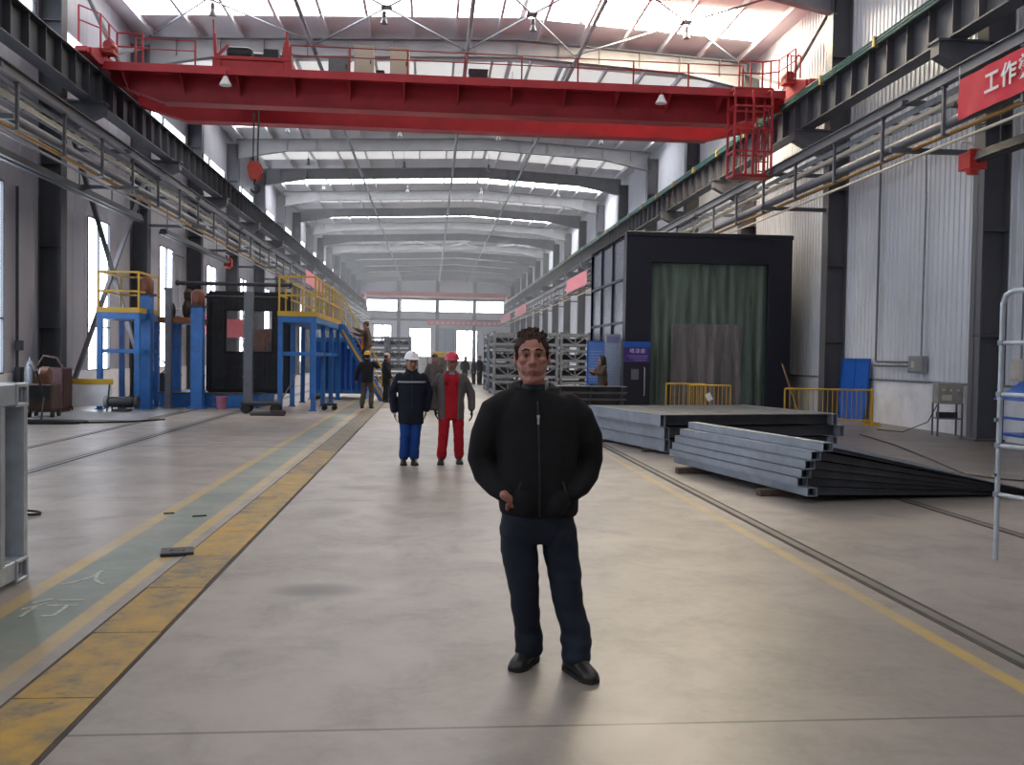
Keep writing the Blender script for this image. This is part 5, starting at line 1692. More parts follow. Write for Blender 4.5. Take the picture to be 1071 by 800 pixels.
SKIN_A = skin_mats((0.34, 0.145, 0.105))
SKIN_B = skin_mats((0.30, 0.14, 0.095))
M_hair = mat('dark_brown_hair', (0.030, 0.013, 0.008), 0.65, 0, 0.3, 30.0, bump=0.3, bscale=60, spec=0.2)
M_hairb = mat('black_hair', (0.010, 0.009, 0.009), 0.6, 0, 0.3, 30.0)
M_mouth = mat('mouth_line', (0.10, 0.030, 0.028), 0.6, 0, 0.1, 10)
M_eye = mat('eye_white', (0.20, 0.18, 0.17), 0.3, 0, 0.03, 5)
M_iris = mat('dark_iris', (0.015, 0.010, 0.008), 0.2, 0, 0.1, 5)
M_fleece = mat('black_fleece', (0.0075, 0.0072, 0.0085), 0.85, 0, 0.15, 25.0, bump=0.15, spec=0.25)
M_jeans = mat('dark_jeans', (0.0075, 0.0115, 0.021), 0.8, 0, 0.25, 7.0, spec=0.3, dirt=(0.018, 0.028, 0.047), dirt_amt=0.6, dirt_scale=2.2)
M_shoe = mat('black_leather', (0.012, 0.010, 0.009), 0.38, 0, 0.2, 10.0)
M_sole = mat('shoe_sole', (0.010, 0.010, 0.010), 0.8, 0, 0.2, 10.0)


def head_shapes(mb, T, fine=True):
    """A head with brow, nose, lips, chin and ears; T places it (it looks along -y)."""
    R3 = T.to_3x3()

    def B(c, r): mb.ball(T @ V(c), tuple(q * T.to_scale().x for q in (r if isinstance(r, tuple) else (r, r, r))), T.to_quaternion().to_matrix(), 20, 14)

    def Lb(pts, rs): mb.limb([T @ V(p) for p in pts], [q * T.to_scale().x for q in rs], 12)
    B((0, 0.014, 0.030), (0.076, 0.097, 0.090))
    B((0, -0.014, -0.050), (0.058, 0.072, 0.080))
    B((0, -0.062, -0.116), (0.026, 0.021, 0.019))
    for s in (-1, 1):
        Lb([(s * 0.051, 0.010, -0.055), (s * 0.042, -0.020, -0.096), (s * 0.014, -0.060, -0.120)], [0.020, 0.018, 0.016])
        B((s * 0.046, -0.004, -0.036), (0.024, 0.046, 0.050))
        B((s * 0.036, -0.046, -0.055), (0.022, 0.026, 0.036))
        B((s * 0.043, -0.056, -0.024), (0.024, 0.026, 0.022))
        B((s * 0.079, 0.014, -0.012), (0.010, 0.019, 0.032))
        if fine:
            B((s * 0.0125, -0.094, -0.041), (0.0105, 0.012, 0.009))
            Lb([(s * 0.012, -0.083, 0.020), (s * 0.046, -0.068, 0.019)], [0.012, 0.010])
    Lb([(0, -0.082, 0.012), (0, -0.096, -0.014), (0, -0.110, -0.038)], [0.0085, 0.010, 0.0125])
    if fine:
        Lb([(-0.022, -0.078, -0.076), (0, -0.0865, -0.072), (0.022, -0.078, -0.076)], [0.005, 0.0065, 0.005])
        Lb([(-0.019, -0.077, -0.085), (0, -0.0855, -0.087), (0.019, -0.077, -0.085)], [0.005, 0.0075, 0.005])


def hand_shapes(mb, W, d, n, s=1.0, curl=0.5, side=1):
    """palm, four unequal bent fingers, and a thumb from the palm's side. d along the hand, n palm normal."""
    d = V(d).normalized(); n = (V(n) - d * V(n).dot(d)).normalized(); t = d.cross(n) * side
    R = Matrix((t, d, n)).transposed()
    W = V(W)
    mb.limb([W - d * 0.03, W + d * 0.01], [0.027 * s, 0.025 * s], 10)
    mb.ball(W + d * 0.048 * s, (0.041 * s, 0.054 * s, 0.016 * s), R, 14, 10)
    for i, (o, L) in enumerate(((0.030, 0.072), (0.010, 0.082), (-0.010, 0.077), (-0.029, 0.060))):
        p = W + d * (0.080 * s) + t * (o * s)
        a = curl * (0.5 + 0.12 * i)
        d1 = (d * math.cos(a) + n * math.sin(a)); a2 = a + curl * 0.9
        d2 = (d * math.cos(a2) + n * math.sin(a2))
        q = p + d1 * L * 0.48 * s
        mb.limb([p - d * 0.015, q, q + d2 * L * 0.52 * s], [0.0095 * s, 0.009 * s, 0.0078 * s], 8)
    p = W + d * (0.022 * s) + t * (0.034 * s)
    q = p + (d * 0.6 + t * 0.75 + n * 0.25).normalized() * 0.036 * s
    mb.limb([p, q, q + (d * 0.9 + t * 0.15 + n * 0.4).normalized() * 0.034 * s], [0.0125 * s, 0.0105 * s, 0.009 * s], 8)


def body_obj(parent, J, voxel, skin, fine=True, hand_s=1.0):
    mb = MB()
    T = J['headT']
    head_shapes(mb, T, fine)
    nk = J['neck']
    mb.limb([T @ V((0, 0.022, -0.06)), V(nk)], [0.053, 0.058], 14)
    mb.rings(J['torso'], 20, 2.2)
    for s in 'LR':
        a, b, c = J['arm' + s]
        mb.limb([a, b], [0.052, 0.040], 12); mb.limb([b, c], [0.040, 0.027], 12)
        d, n, sd = J['hand' + s]
        hand_shapes(mb, c, d, n, hand_s, J.get('curl', 0.5), sd)
        h, k, an = J['leg' + s]
        mb.limb([h, V(h).lerp(V(k), 0.4), k], [0.078, 0.074, 0.052], 14)
        mb.limb([k, V(k).lerp(V(an), 0.3), an], [0.052, 0.053, 0.036], 14)
        mb.limb([an, V(an) + V(J['toe' + s])], [0.032, 0.019], 10)
    me = remeshed(mb, voxel, 3 if fine else 2, name='body')
    o = put(me, 'body', skin, parent)
    Ti = T.inverted()
    if fine:
        for p in me.polygons:
            q = Ti @ p.center
            i = 0
            if q.y < -0.02 and q.z < -0.052 and q.z > -0.15:
                i = 2
                if abs(q.x) < 0.026 - abs(q.z + 0.080) * 0.9 and -0.093 < q.z < -0.068 and q.y < -0.076: i = 1
            p.material_index = i
    return o


def face_bits(body, T, brow=True):
    sc = T.to_scale().x
    mb = MB(); mb.tube([T @ V(p) for p in ((-0.023, -0.0825, -0.0815), (-0.011, -0.0915, -0.0800), (0, -0.0940, -0.0795), (0.011, -0.0915, -0.0800), (0.023, -0.0825, -0.0815))], [0.0012 * sc, 0.0022 * sc, 0.0025 * sc, 0.0022 * sc, 0.0012 * sc], 8)
    mb.build('mouth_line', M_mouth, body, 'all')
    for s in (-1, 1):
        mb = MB(); mb.ball(T @ V((s * 0.0315, -0.0665, -0.001)), (0.0125 * sc, 0.0125 * sc, 0.0085 * sc), None, 14, 10)
        e = mb.build('eye', M_eye, body, 'all')
        mb = MB(); mb.ball(T @ V((s * 0.0315, -0.0765, -0.0012)), (0.0058 * sc, 0.0036 * sc, 0.0058 * sc), None, 12, 8); mb.build('iris', M_iris, e, 'all')
        mb = MB()
        mb.tube([T @ V(p) for p in ((s * 0.014, -0.0935, 0.0215), (s * 0.030, -0.0885, 0.0275), (s * 0.050, -0.0745, 0.0215))], [0.0042 * sc, 0.0052 * sc, 0.0028 * sc], 8)
        mb.build('eyebrow', M_hair, body, 'all')
        mb = MB()
        mb.tube([T @ V(p) for p in ((s * 0.018, -0.0772, 0.0065), (s * 0.031, -0.0805, 0.0095), (s * 0.046, -0.070, 0.0055))], [0.0025 * sc, 0.0035 * sc, 0.0025 * sc], 8)
        mb.build('eyelid', SKIN_A[2], body, 'all')


def shell(mb, rg, a0, a1, th, n=22, p=2.2):
    """part of a ring loft from angle a0 to a1 (degrees, 270 = front) with thickness"""
    vs = []
    for k in (0, 1):
        for cx_, cy_, z, rx, ry in rg:
            for i in range(n + 1):
                t = math.radians(a0 + (a1 - a0) * i / n)
                c, s = math.cos(t), math.sin(t); e = 2 / p
                r1, r2 = rx - k * th, ry - k * th
                vs.append((cx_ + r1 * math.copysign(abs(c) ** e, c), cy_ + r2 * math.copysign(abs(s) ** e, s), z))
    m = len(rg) * (n + 1)
    fs = []
    for j in range(len(rg) - 1):
        for i in range(n):
            a = j * (n + 1) + i
            fs.append((a, a + 1, a + n + 2, a + n + 1)); fs.append((m + a, m + a + n + 1, m + a + n + 2, m + a + 1))
        a = j * (n + 1); fs.append((a, a + n + 1, m + a + n + 1, m + a)); a += n; fs.append((a, m + a, m + a + n + 1, a + n + 1))
    for i in range(n):
        fs.append((i, m + i, m + i + 1, i + 1)); a = (len(rg) - 1) * (n + 1) + i; fs.append((a, a + 1, m + a + 1, m + a))
    mb.add(vs, fs)


def shoe(parent, heel, toe, zb=0.0, w=1.0, m=None, name='shoe'):
    heel, toe = V((*heel, zb)), V((*toe, zb))
    ax = (toe - heel).normalized(); L = (toe - heel).length
    sd = V((ax.y, -ax.x, 0))
    prof = [(0.0, 0.026, 0.080), (0.05, 0.036, 0.115), (0.18, 0.042, 0.138), (0.34, 0.043, 0.132), (0.46, 0.043, 0.108), (0.6, 0.046, 0.084), (0.75, 0.047, 0.070), (0.88, 0.041, 0.058), (0.97, 0.027, 0.044), (1.0, 0.012, 0.03)]
    mb = MB(); vs = []; n = 14
    for t, ww, hh in prof:
        c = heel + ax * (L * t)
        for k in range(n):
            a = PI * k / (n - 1)
            vs.append(c + sd * (ww * w * math.cos(a)) + V((0, 0, 0.018 + (hh - 0.018) * max(0.0, math.sin(a)) ** 0.8)))
    fs = [(i * n + k, i * n + k + 1, (i + 1) * n + k + 1, (i + 1) * n + k) for i in range(len(prof) - 1) for k in range(n - 1)]
    fs += [(i * n, (i + 1) * n, (i + 2) * n - 1, (i + 1) * n - 1) for i in range(len(prof) - 1)]
    fs += [tuple(range(n)), tuple(range((len(prof) - 1) * n, len(prof) * n))]
    mb.add(vs, fs)
    o = mb.build(name, m or M_shoe, parent, 'all')
    mb = MB(); vs = []
    for z in (0.0, 0.022):
        for t, ww, hh in prof: vs.append(heel + ax * (L * t) + sd * (ww * w + 0.003) + V((0, 0, z)))
        for t, ww, hh in reversed(prof): vs.append(heel + ax * (L * t) - sd * (ww * w + 0.003) + V((0, 0, z)))
    k = 2 * len(prof)
    fs = [tuple(range(k)), tuple(range(k, 2 * k))] + [(i, (i + 1) % k, k + (i + 1) % k, k + i) for i in range(k)]
    mb.add(vs, fs); mb.build('sole', M_sole, o)
    return o


# ---- the man in front
man = thing('person', 'man in black zipped jacket and dark jeans standing in front with hands in pockets', 'person', (0.56, 4.62, 0))
HT = Matrix.Translation((-0.046, -0.035, 1.603)) @ Matrix.Rotation(math.radians(-5), 4, 'Z') @ Matrix.Rotation(math.radians(-6), 4, 'X') @ Matrix.Rotation(math.radians(-1.5), 4, 'Y') @ Matrix.Scale(1.06, 4)
J = dict(headT=HT, neck=(-0.02, 0.015, 1.43),
         torso=[(0, 0, 0.86, 0.13, 0.09), (0, 0, 0.95, 0.155, 0.10), (0, -0.01, 1.08, 0.15, 0.105), (0, 0, 1.22, 0.165, 0.10), (0, 0, 1.34, 0.17, 0.085), (-0.01, 0.005, 1.41, 0.10, 0.06)],
         armL=((-0.19, 0.0, 1.35), (-0.285, 0.04, 1.06), (-0.160, -0.132, 0.900)), armR=((0.185, 0.0, 1.34), (0.262, 0.04, 1.06), (0.150, -0.085, 0.93)),
         handL=((0.76, 0.32, -0.52), (0.2, 0.9, 0.2), -1), handR=((-0.75, 0.62, -0.1), (-0.2, 0.9, 0.2), 1),
         legL=((-0.095, 0, 0.84), (-0.060, 0.0, 0.42), (-0.022, 0.072, 0.085)), legR=((0.10, 0, 0.84), (0.155, -0.02, 0.42), (0.198, -0.078, 0.085)),
         toeL=(-0.07, -0.10, -0.04), toeR=(0.05, -0.13, -0.04), curl=0.35)
b = body_obj(man, J, 0.0045, SKIN_A)
face_bits(b, HT)
# hair: short, swept up and slightly tousled
mb = MB()
q3 = HT.to_quaternion().to_matrix()
mb.ball(HT @ V((0, 0.024, 0.044)), (0.0880, 0.105, 0.092), q3, 22, 16)
mb.ball(HT @ V((0, 0.055, 0.000)), (0.080, 0.068, 0.075), q3, 20, 14)
rnd = random.Random(3)
for i in range(90):
    a = rnd.uniform(0, 2 * PI); r = rnd.uniform(0.2, 1.0)
    x, y = 0.070 * r * math.cos(a), 0.020 + 0.085 * r * math.sin(a)
    z = 0.047 + 0.088 * math.sqrt(max(0.05, 1 - (x / 0.086) ** 2 - ((y - 0.026) / 0.102) ** 2))
    d = V((x * 2.4, -0.012 + 0.3 * (y - 0.03), 0.055)).normalized() * rnd.uniform(0.006, 0.015)
    mb.limb([HT @ V((x, y, z - 0.01)), HT @ (V((x, y, z)) + d)], [0.009, 0.004], 7)
for s in (-1, 1): mb.limb([HT @ V((s * 0.076, -0.020, 0.045)), HT @ V((s * 0.0735, -0.022, -0.012))], [0.010, 0.006], 8)
me = remeshed(mb, 0.004, 1, 0.004, 60, 'hair'); put(me, 'hair', M_hair, b)

mb = MB()
R_ = [(0.002, 0.0, 0.795, 0.188, 0.132), (0.002, 0.0, 0.815, 0.200, 0.142), (0.0, -0.005, 0.88, 0.205, 0.150), (-0.002, -0.012, 0.96, 0.200, 0.155), (-0.004, -0.010, 1.06, 0.202, 0.155), (-0.005, -0.004, 1.17, 0.215, 0.146), (-0.006, 0.0, 1.27, 0.228, 0.134), (-0.006, 0.004, 1.335, 0.226, 0.122), (-0.008, 0.008, 1.385, 0.185, 0.108), (-0.018, 0.012, 1.420, 0.120, 0.090), (-0.022, 0.014, 1.432, 0.08, 0.065)]
mb.rings(R_, 40, 2.3)
slL = [(-0.165, 0.004, 1.355), (-0.222, 0.008, 1.315), (-0.262, 0.02, 1.20), (-0.283, 0.042, 1.075), (-0.262, 0.01, 1.00), (-0.215, -0.065, 0.945), (-0.176, -0.112, 0.915)]
slR = [(0.150, 0.004, 1.345), (0.208, 0.008, 1.295), (0.246, 0.02, 1.19), (0.262, 0.042, 1.075), (0.246, 0.01, 1.00), (0.208, -0.065, 0.950), (0.168, -0.108, 0.925)]
for sl in (slL, slR): mb.limb(sl, [0.082, 0.088, 0.083, 0.076, 0.070, 0.059, 0.047], 18)
# hood lying round the neck
lp = []
for i in range(25):
    a = math.radians(-60 + 300 * i / 24)
    lp.append((-0.026 + 0.098 * math.cos(a), 0.020 + 0.088 * math.sin(a), 1.424 + 0.030 * math.sin(a) + (0.0 if math.sin(a) > -0.5 else -0.010)))
mb.limb(lp, [0.030] + [0.036] * 23 + [0.030], 12)
mb.ball((-0.02, 0.115, 1.375), (0.10, 0.045, 0.075))
for s in (-1, 1): mb.limb([(s * 0.098, -0.125, 0.895), (s * 0.075, -0.135, 0.850)], [0.052, 0.046], 14)
me = remeshed(mb, 0.008, 4, 0.012, 7.0, 'jacket', (1, 1, 0.8))
jk = put(me, 'jacket', M_fleece, man)


def front_y(z):
    for a, c in zip(R_, R_[1:]):
        if a[2] <= z <= c[2]:
            k = (z - a[2]) / (c[2] - a[2])
            return (a[1] - a[4]) * (1 - k) + (c[1] - c[4]) * k
    return R_[-1][1] - R_[-1][4]


mb = MB(); mb.tube([(-0.022 + 0.014 * (1.38 - z) / 0.55, front_y(z) - 0.006, z) for z in [0.81 + 0.57 * i / 20 for i in range(21)]], 0.0055, 8); zp = mb.build('zip', M_black, jk, 'all')
mb = MB(); mb.box((-0.021, front_y(1.29) - 0.018, 1.285), (0.009, 0.006, 0.034)); mb.box((-0.021, front_y(1.3) - 0.016, 1.307), (0.014, 0.008, 0.014)); mb.build('zip_pull', M_galv, zp)
for s, x0, x1 in ((-1, -0.10, -0.148), (1, 0.105, 0.15)):
    mb = MB(); mb.tube([(x0, -0.158, 0.985), ((x0 + x1) / 2, -0.148, 0.92), (x1, -0.118, 0.862)], [0.005, 0.006, 0.005], 8); mb.build('pocket_edge', M_black, jk, 'all')
mb = MB(); mb.rings([(-0.028, 0.006, 1.385, 0.070, 0.066), (-0.028, 0.004, 1.43, 0.066, 0.063), (-0.028, 0.010, 1.465, 0.063, 0.062)], 24); mb.build('shirt', mat('navy_shirt', (0.010, 0.016, 0.030), 0.8), man, 'all')
mb = MB(); shell(mb, [(-0.028, 0.006, 1.425, 0.074, 0.071), (-0.026, 0.010, 1.487, 0.073, 0.071)], 312, 352, 0.004, 8); mb.build('shirt_collar', mat('pale_collar', (0.20, 0.19, 0.21), 0.7), man, 'all')

mb = MB()
mb.rings([(0, 0, 0.93, 0.165, 0.115), (0.0, 0.0, 0.84, 0.180, 0.124), (0.0, 0.0, 0.76, 0.190, 0.128), (0.006, 0.0, 0.70, 0.186, 0.118), (0.012, 0.0, 0.655, 0.165, 0.095)], 30, 2.3)
# each trouser leg, wider at the hem where it breaks over the shoe
mb.rings([(-0.028, 0.060, 0.050, 0.068, 0.080), (-0.026, 0.060, 0.085, 0.074, 0.088), (-0.026, 0.056, 0.135, 0.073, 0.084), (-0.036, 0.045, 0.19, 0.066, 0.078), (-0.047, 0.020, 0.27, 0.070, 0.078), (-0.060, 0.0, 0.38, 0.076, 0.082), (-0.072, -0.006, 0.47, 0.082, 0.090), (-0.090, 0.0, 0.60, 0.094, 0.104), (-0.098, 0.0, 0.72, 0.096, 0.114), (-0.095, 0, 0.80, 0.085, 0.10)], 26, 2.1)
mb.rings([(0.205, -0.070, 0.050, 0.068, 0.082), (0.205, -0.072, 0.085, 0.074, 0.090), (0.203, -0.070, 0.14, 0.078, 0.088), (0.198, -0.062, 0.20, 0.075, 0.080), (0.180, -0.045, 0.28, 0.076, 0.080), (0.157, -0.025, 0.38, 0.081, 0.086), (0.146, -0.016, 0.47, 0.085, 0.092), (0.124, -0.004, 0.60, 0.092, 0.104), (0.108, 0.0, 0.72, 0.094, 0.114), (0.10, 0, 0.80, 0.085, 0.10)], 26, 2.1)
me = remeshed(mb, 0.008, 3, 0.014, 9.0, 'jeans', (0.7, 0.7, 1.9), lambda c: 1.0 if c.z < 0.25 else 0.65)
put(me, 'jeans', M_jeans, man)
shoe(man, (0.010, 0.135), (-0.118, -0.075), 0, 1.06)
shoe(man, (0.166, -0.015), (0.268, -0.262), 0, 1.06)


# ---- workers
def arm_default(s, el=(0.26, 0.02, 1.08), wr=(0.25, -0.06, 0.83)):
    return ((s * 0.172, 0, 1.335), (s * el[0], el[1], el[2]), (s * wr[0], wr[1], wr[2]))


def hardhat(parent, T, m):
    sc = T.to_scale().x
    q = T.to_quaternion().to_matrix()
    mb = MB()
    R4 = q
    mb.lathe([(0.112 * sc, 0.0), (0.118 * sc, 0.004), (0.110 * sc, 0.03), (0.100 * sc, 0.065), (0.078 * sc, 0.098), (0.045 * sc, 0.117), (0.012 * sc, 0.123)], T @ V((0, 0.010, 0.045)), 24, R4)
    mb.ball(T @ V((0, -0.10, 0.050)), (0.085 * sc, 0.055 * sc, 0.010 * sc), q, 16, 8)
    mb.bar(T @ V((0, 0.09, 0.12)), T @ V((0, -0.085, 0.125)), 0.02 * sc, 0.09 * sc)
    o = mb.build('hard_hat', m, parent, True)
    return o


def worker(label, loc, rz, cols, H=1.68, voxel=0.012, head=(0, 0, 0), arms=None, legs=None, hat='hard', coat=0.66, openj=False, stripe=False, skin=None, fine=True, w=1.0, lean=0.0, gloves=None):
    t = thing('person', label, 'person', loc, rz)
    k = H / 1.72
    rt = bpy.data.objects.new('figure', None)
    S = lambda p: V((p[0] * k * w, p[1] * k, p[2] * k))
    T = Matrix.Translation(S((0.0, -0.03 + lean, 1.558))) @ Matrix.Rotation(math.radians(head[0]), 4, 'Z') @ Matrix.Rotation(math.radians(head[1]), 4, 'X') @ Matrix.Scale(k, 4)
    arms = arms or (arm_default(-1), arm_default(1))
    legs = legs or (((-0.09, 0, 0.86), (-0.10, -0.01, 0.46), (-0.10, 0.02, 0.085)), ((0.09, 0, 0.86), (0.10, -0.01, 0.46), (0.10, 0.02, 0.085)))
    sc = lambda seq: tuple(tuple(S(p)) for p in seq)
    aL, aR = sc(arms[0]), sc(arms[1]); lL, lR = sc(legs[0]), sc(legs[1])
    tor = [(0, 0, 0.86, 0.12, 0.085), (0, 0, 0.95, 0.145, 0.095), (0, lean * 0.4, 1.10, 0.14, 0.095), (0, lean * 0.7, 1.24, 0.155, 0.092), (0, lean, 1.36, 0.155, 0.075), (0, lean, 1.41, 0.09, 0.055)]
    hd = lambda a: ((V(a[2]) - V(a[1])).normalized())
    J = dict(headT=T, neck=S((0, lean + 0.01, 1.40)), torso=[(a * k * w, b_ * k, c * k, d * k * w, e * k) for a, b_, c, d, e in tor],
             armL=aL, armR=aR, handL=(hd(aL), (1, 0, 0.05), 1), handR=(hd(aR), (-1, 0, 0.05), -1), legL=lL, legR=lR, toeL=(0, -0.12, -0.04), toeR=(0, -0.12, -0.04), curl=0.45)
    b = body_obj(t, J, voxel, skin or SKIN_B, fine, 1.0)
    if fine:
        face_bits(b, T)
    # hair
    mb = MB(); mb.ball(T @ V((0, 0.024, 0.040)), (0.083 * k, 0.100 * k, 0.090 * k), T.to_quaternion().to_matrix(), 16, 12)
    mb.ball(T @ V((0, 0.05, 0.0)), (0.076 * k, 0.066 * k, 0.07 * k), T.to_quaternion().to_matrix(), 16, 12)
    me = remeshed(mb, 0.008, 2, name='hair'); put(me, 'hair', M_hairb, b)
    if hat == 'hard': hardhat(t, T, cols['hat'])
    elif hat == 'cap':
        mb = MB(); mb.ball(T @ V((0, 0.018, 0.052)), (0.090 * k, 0.105 * k, 0.080 * k), T.to_quaternion().to_matrix(), 16, 12); mb.ball(T @ V((0, -0.095, 0.048)), (0.06 * k, 0.05 * k, 0.009 * k), T.to_quaternion().to_matrix(), 14, 8)
        mb.build('cap', cols['hat'], t, True)
    elif hat == 'hood':
        mb = MB(); shell(mb, [(0, 0.03 + lean, 1.40 * k, 0.13, 0.12), (0, 0.02 + lean, 1.50 * k, 0.115, 0.125), (0, 0.015 + lean, 1.60 * k, 0.108, 0.125), (0, 0.02 + lean, 1.67 * k, 0.09, 0.105), (0, 0.02 + lean, 1.715 * k, 0.04, 0.05)], -40, 220, 0.012); mb.build('hood', cols['hat'], t, 'all')
    # jacket
    mb = MB()
    JR = [(0, 0, coat - 0.02, 0.165, 0.118), (0, 0, coat, 0.178, 0.130), (0, 0, 0.85, 0.180, 0.135), (0, lean * 0.3, 1.0, 0.178, 0.138), (0, lean * 0.5, 1.15, 0.190, 0.135), (0, lean * 0.8, 1.27, 0.198, 0.122), (0, lean, 1.33, 0.180, 0.110), (0, lean, 1.375, 0.128, 0.095), (0, lean + 0.005, 1.415, 0.088, 0.078), (0, lean + 0.005, 1.44, 0.074, 0.070)]
    JR = [r for r in JR if r[2] >= coat - 0.03]
    JR.sort(key=lambda r: r[2])
    JR = [(a * k * w, b_ * k, c * k, d * k * w, e * k) for a, b_, c, d, e in JR]
    if openj:
        JO = [(a, b_, c, d * (1.08 if c < 1.3 * k else 1.03), e * 1.10) for a, b_, c, d, e in JR]
        shell(mb, JO, -62, 242, 0.035, 40, 2.3)
    else:
        mb.rings(JR, 30, 2.3)
        lp = [(0.078 * k * math.cos(a), lean + 0.01 + 0.074 * k * math.sin(a), 1.445 * k + 0.012 * math.sin(a)) for a in [math.radians(-75 + 330 * i / 18) for i in range(19)]]
        mb.limb(lp, [0.018] * 19, 8)
    for a in (aL, aR):
        A, B_, W_ = V(a[0]), V(a[1]), V(a[2])
        e = W_ - (W_ - B_).normalized() * 0.025
        mb.limb([A, A.lerp(B_, 0.5), B_, B_.lerp(e, 0.5), e], [0.066 * k, 0.070 * k, 0.067 * k, 0.062 * k, 0.053 * k], 14)
    me = remeshed(mb, max(0.010, voxel), 3, 0.010, 8.0, 'jacket'); jk = put(me, 'jacket', cols['jacket'], t)
    if stripe:
        mb = MB(); shell(mb, [(0, lean - 0.004, 1.245 * k, 0.207 * k * w, 0.134 * k), (0, lean - 0.004, 1.272 * k, 0.209 * k * w, 0.131 * k)], 198, 342, 0.006, 20, 2.3); mb.build('reflective_stripe', mat('reflective_grey', (0.30, 0.31, 0.34), 0.35), jk, 'all')
        mb = MB(); mb.tube([(0, -0.138 * k + lean * 0.5, z * k) for z in (0.68, 0.85, 1.0, 1.15)] + [(0, -0.128 * k + lean, 1.28 * k), (0, -0.10 * k + lean, 1.38 * k)], 0.006, 6); mb.build('zip', M_black, jk, 'all')
    if openj:
        mb = MB(); mb.rings([(a, b_, c, d * 0.97, e * 0.98) for a, b_, c, d, e in JR if c < 1.38 * k] + [(0, lean, 1.38 * k, 0.15 * k * w, 0.09 * k)], 26, 2.3)
        me = remeshed(mb, 0.012, 2, 0.006, 8, 'overalls'); ov = put(me, 'overalls', cols['trousers'], t)
        mb = MB(); mb.rings([(0, lean, 1.34 * k, 0.105 * k, 0.085 * k), (0, lean + 0.003, 1.41 * k, 0.080 * k, 0.072 * k), (0, lean + 0.005, 1.44 * k, 0.068 * k, 0.064 * k)], 22); mb.build('shirt', M_grey, t, 'all')
        for s in (-1, 1):
            mb = MB(); mb.tube([(s * 0.075 * k, -0.128 * k + lean, 1.22 * k), (s * 0.088 * k, -0.118 * k + lean, 1.32 * k), (s * 0.095 * k, -0.06 * k + lean, 1.405 * k)], 0.018, 8, True, (1.2, 0.5)); mb.build('strap', cols['trousers'], ov, 'all')
        mb = MB(); mb.box((0, -0.137 * k + lean, 1.14 * k), (0.13, 0.008, 0.10)); mb.build('bib_pocket', cols['trousers'], ov, bev=0.004)
    # trousers
    mb = MB(); mb.rings([(0, 0, 0.80 * k, 0.145 * k * w, 0.10 * k), (0, 0, 0.86 * k, 0.155 * k * w, 0.11 * k), (0, 0, 0.95 * k, 0.150 * k * w, 0.11 * k)], 22)
    for h, n_, an in (lL, lR):
        h, n_, an = V(h), V(n_), V(an)
        mb.limb([h, h.lerp(n_, 0.5), n_, n_.lerp(an, 0.5), n_.lerp(an, 0.90)], [0.094 * k, 0.090 * k, 0.080 * k, 0.076 * k, 0.074 * k], 16)
    me = remeshed(mb, max(0.010, voxel), 3, 0.010, 9.0, 'trousers', (0.8, 0.8, 1.6)); put(me, 'trousers', cols['trousers'], t)
    for an in (lL[2], lR[2]):
        shoe(t, (an[0], an[1] + 0.06), (an[0] * 1.12, an[1] - 0.20), max(0.0, an[2] - 0.085 * k), 1.05, cols.get('boots', M_shoe), 'boot')
    if gloves:
        for a in (aL, aR):
            mb = MB(); hand_shapes(mb, a[2], hd(a), (1 if a[0][0] < 0 else -1, 0, 0.05), 1.14, 0.45, 1 if a[0][0] < 0 else -1)
            me = remeshed(mb, 0.008, 1, name='glove'); put(me, 'glove', gloves, t)
    return t


CL = lambda n, c: mat(n, c, 0.85, 0, 0.18, 8.0, spec=0.25)
M_navyj = CL('navy_work_jacket', (0.010, 0.013, 0.024)); M_bluet = CL('royal_blue_trousers', (0.008, 0.045, 0.20)); M_redo = CL('red_overalls', (0.34, 0.008, 0.018))
M_greyj = CL('grey_brown_jacket', (0.095, 0.082, 0.082)); M_khaki = CL('khaki_trousers', (0.075, 0.058, 0.046)); M_darkj = CL('dark_jacket', (0.016, 0.016, 0.020))
M_brownj = CL('brown_workwear', (0.075, 0.055, 0.045)); M_whiteh = mat('white_hat', (0.80, 0.80, 0.82), 0.3, 0, 0.02, 4); M_redh = mat('red_hat', (0.55, 0.035, 0.075), 0.3, 0, 0.04, 4)
M_yelh = mat('yellow_hat', (0.60, 0.34, 0.02), 0.35, 0, 0.04, 4); M_capg = CL('pale_cap', (0.40, 0.34, 0.34)); M_glove = CL('dark_glove', (0.02, 0.018, 0.018)); M_gloveg = CL('grey_glove', (0.11, 0.09, 0.085))

worker('man in white hard hat, navy jacket and royal blue trousers walking beside the red one', (-0.27, 13.4, 0), 0.10,
       dict(hat=M_whiteh, jacket=M_navyj, trousers=M_bluet), 1.66, 0.009, head=(12, 4), stripe=True, w=1.08,
       arms=(arm_default(-1, (0.262, 0.03, 1.10), (0.235, 0.0, 0.80)), arm_default(1, (0.25, 0.05, 1.10), (0.215, 0.04, 0.82))),
       legs=(((-0.085, 0, 0.86), (-0.080, -0.03, 0.46), (-0.095, 0.02, 0.085)), ((0.085, 0.01, 0.86), (0.060, -0.03, 0.46), (0.050, 0.0, 0.085))), coat=0.64)
worker('man in red hard hat, red overalls and open grey-brown jacket', (0.32, 13.5, 0), 0.0,
       dict(hat=M_redh, jacket=M_greyj, trousers=M_redo), 1.66, 0.009, head=(-14, 4), openj=True, w=1.05, gloves=M_glove,
       arms=(arm_default(-1, (0.275, 0.06, 1.12), (0.235, 0.0, 0.84)), arm_default(1, (0.285, 0.05, 1.10), (0.300, 0.0, 0.84))),
       legs=(((-0.09, 0, 0.86), (-0.11, -0.06, 0.46), (-0.135, -0.02, 0.085)), ((0.09, 0, 0.86), (0.115, 0.0, 0.46), (0.125, 0.09, 0.085))), coat=0.70)
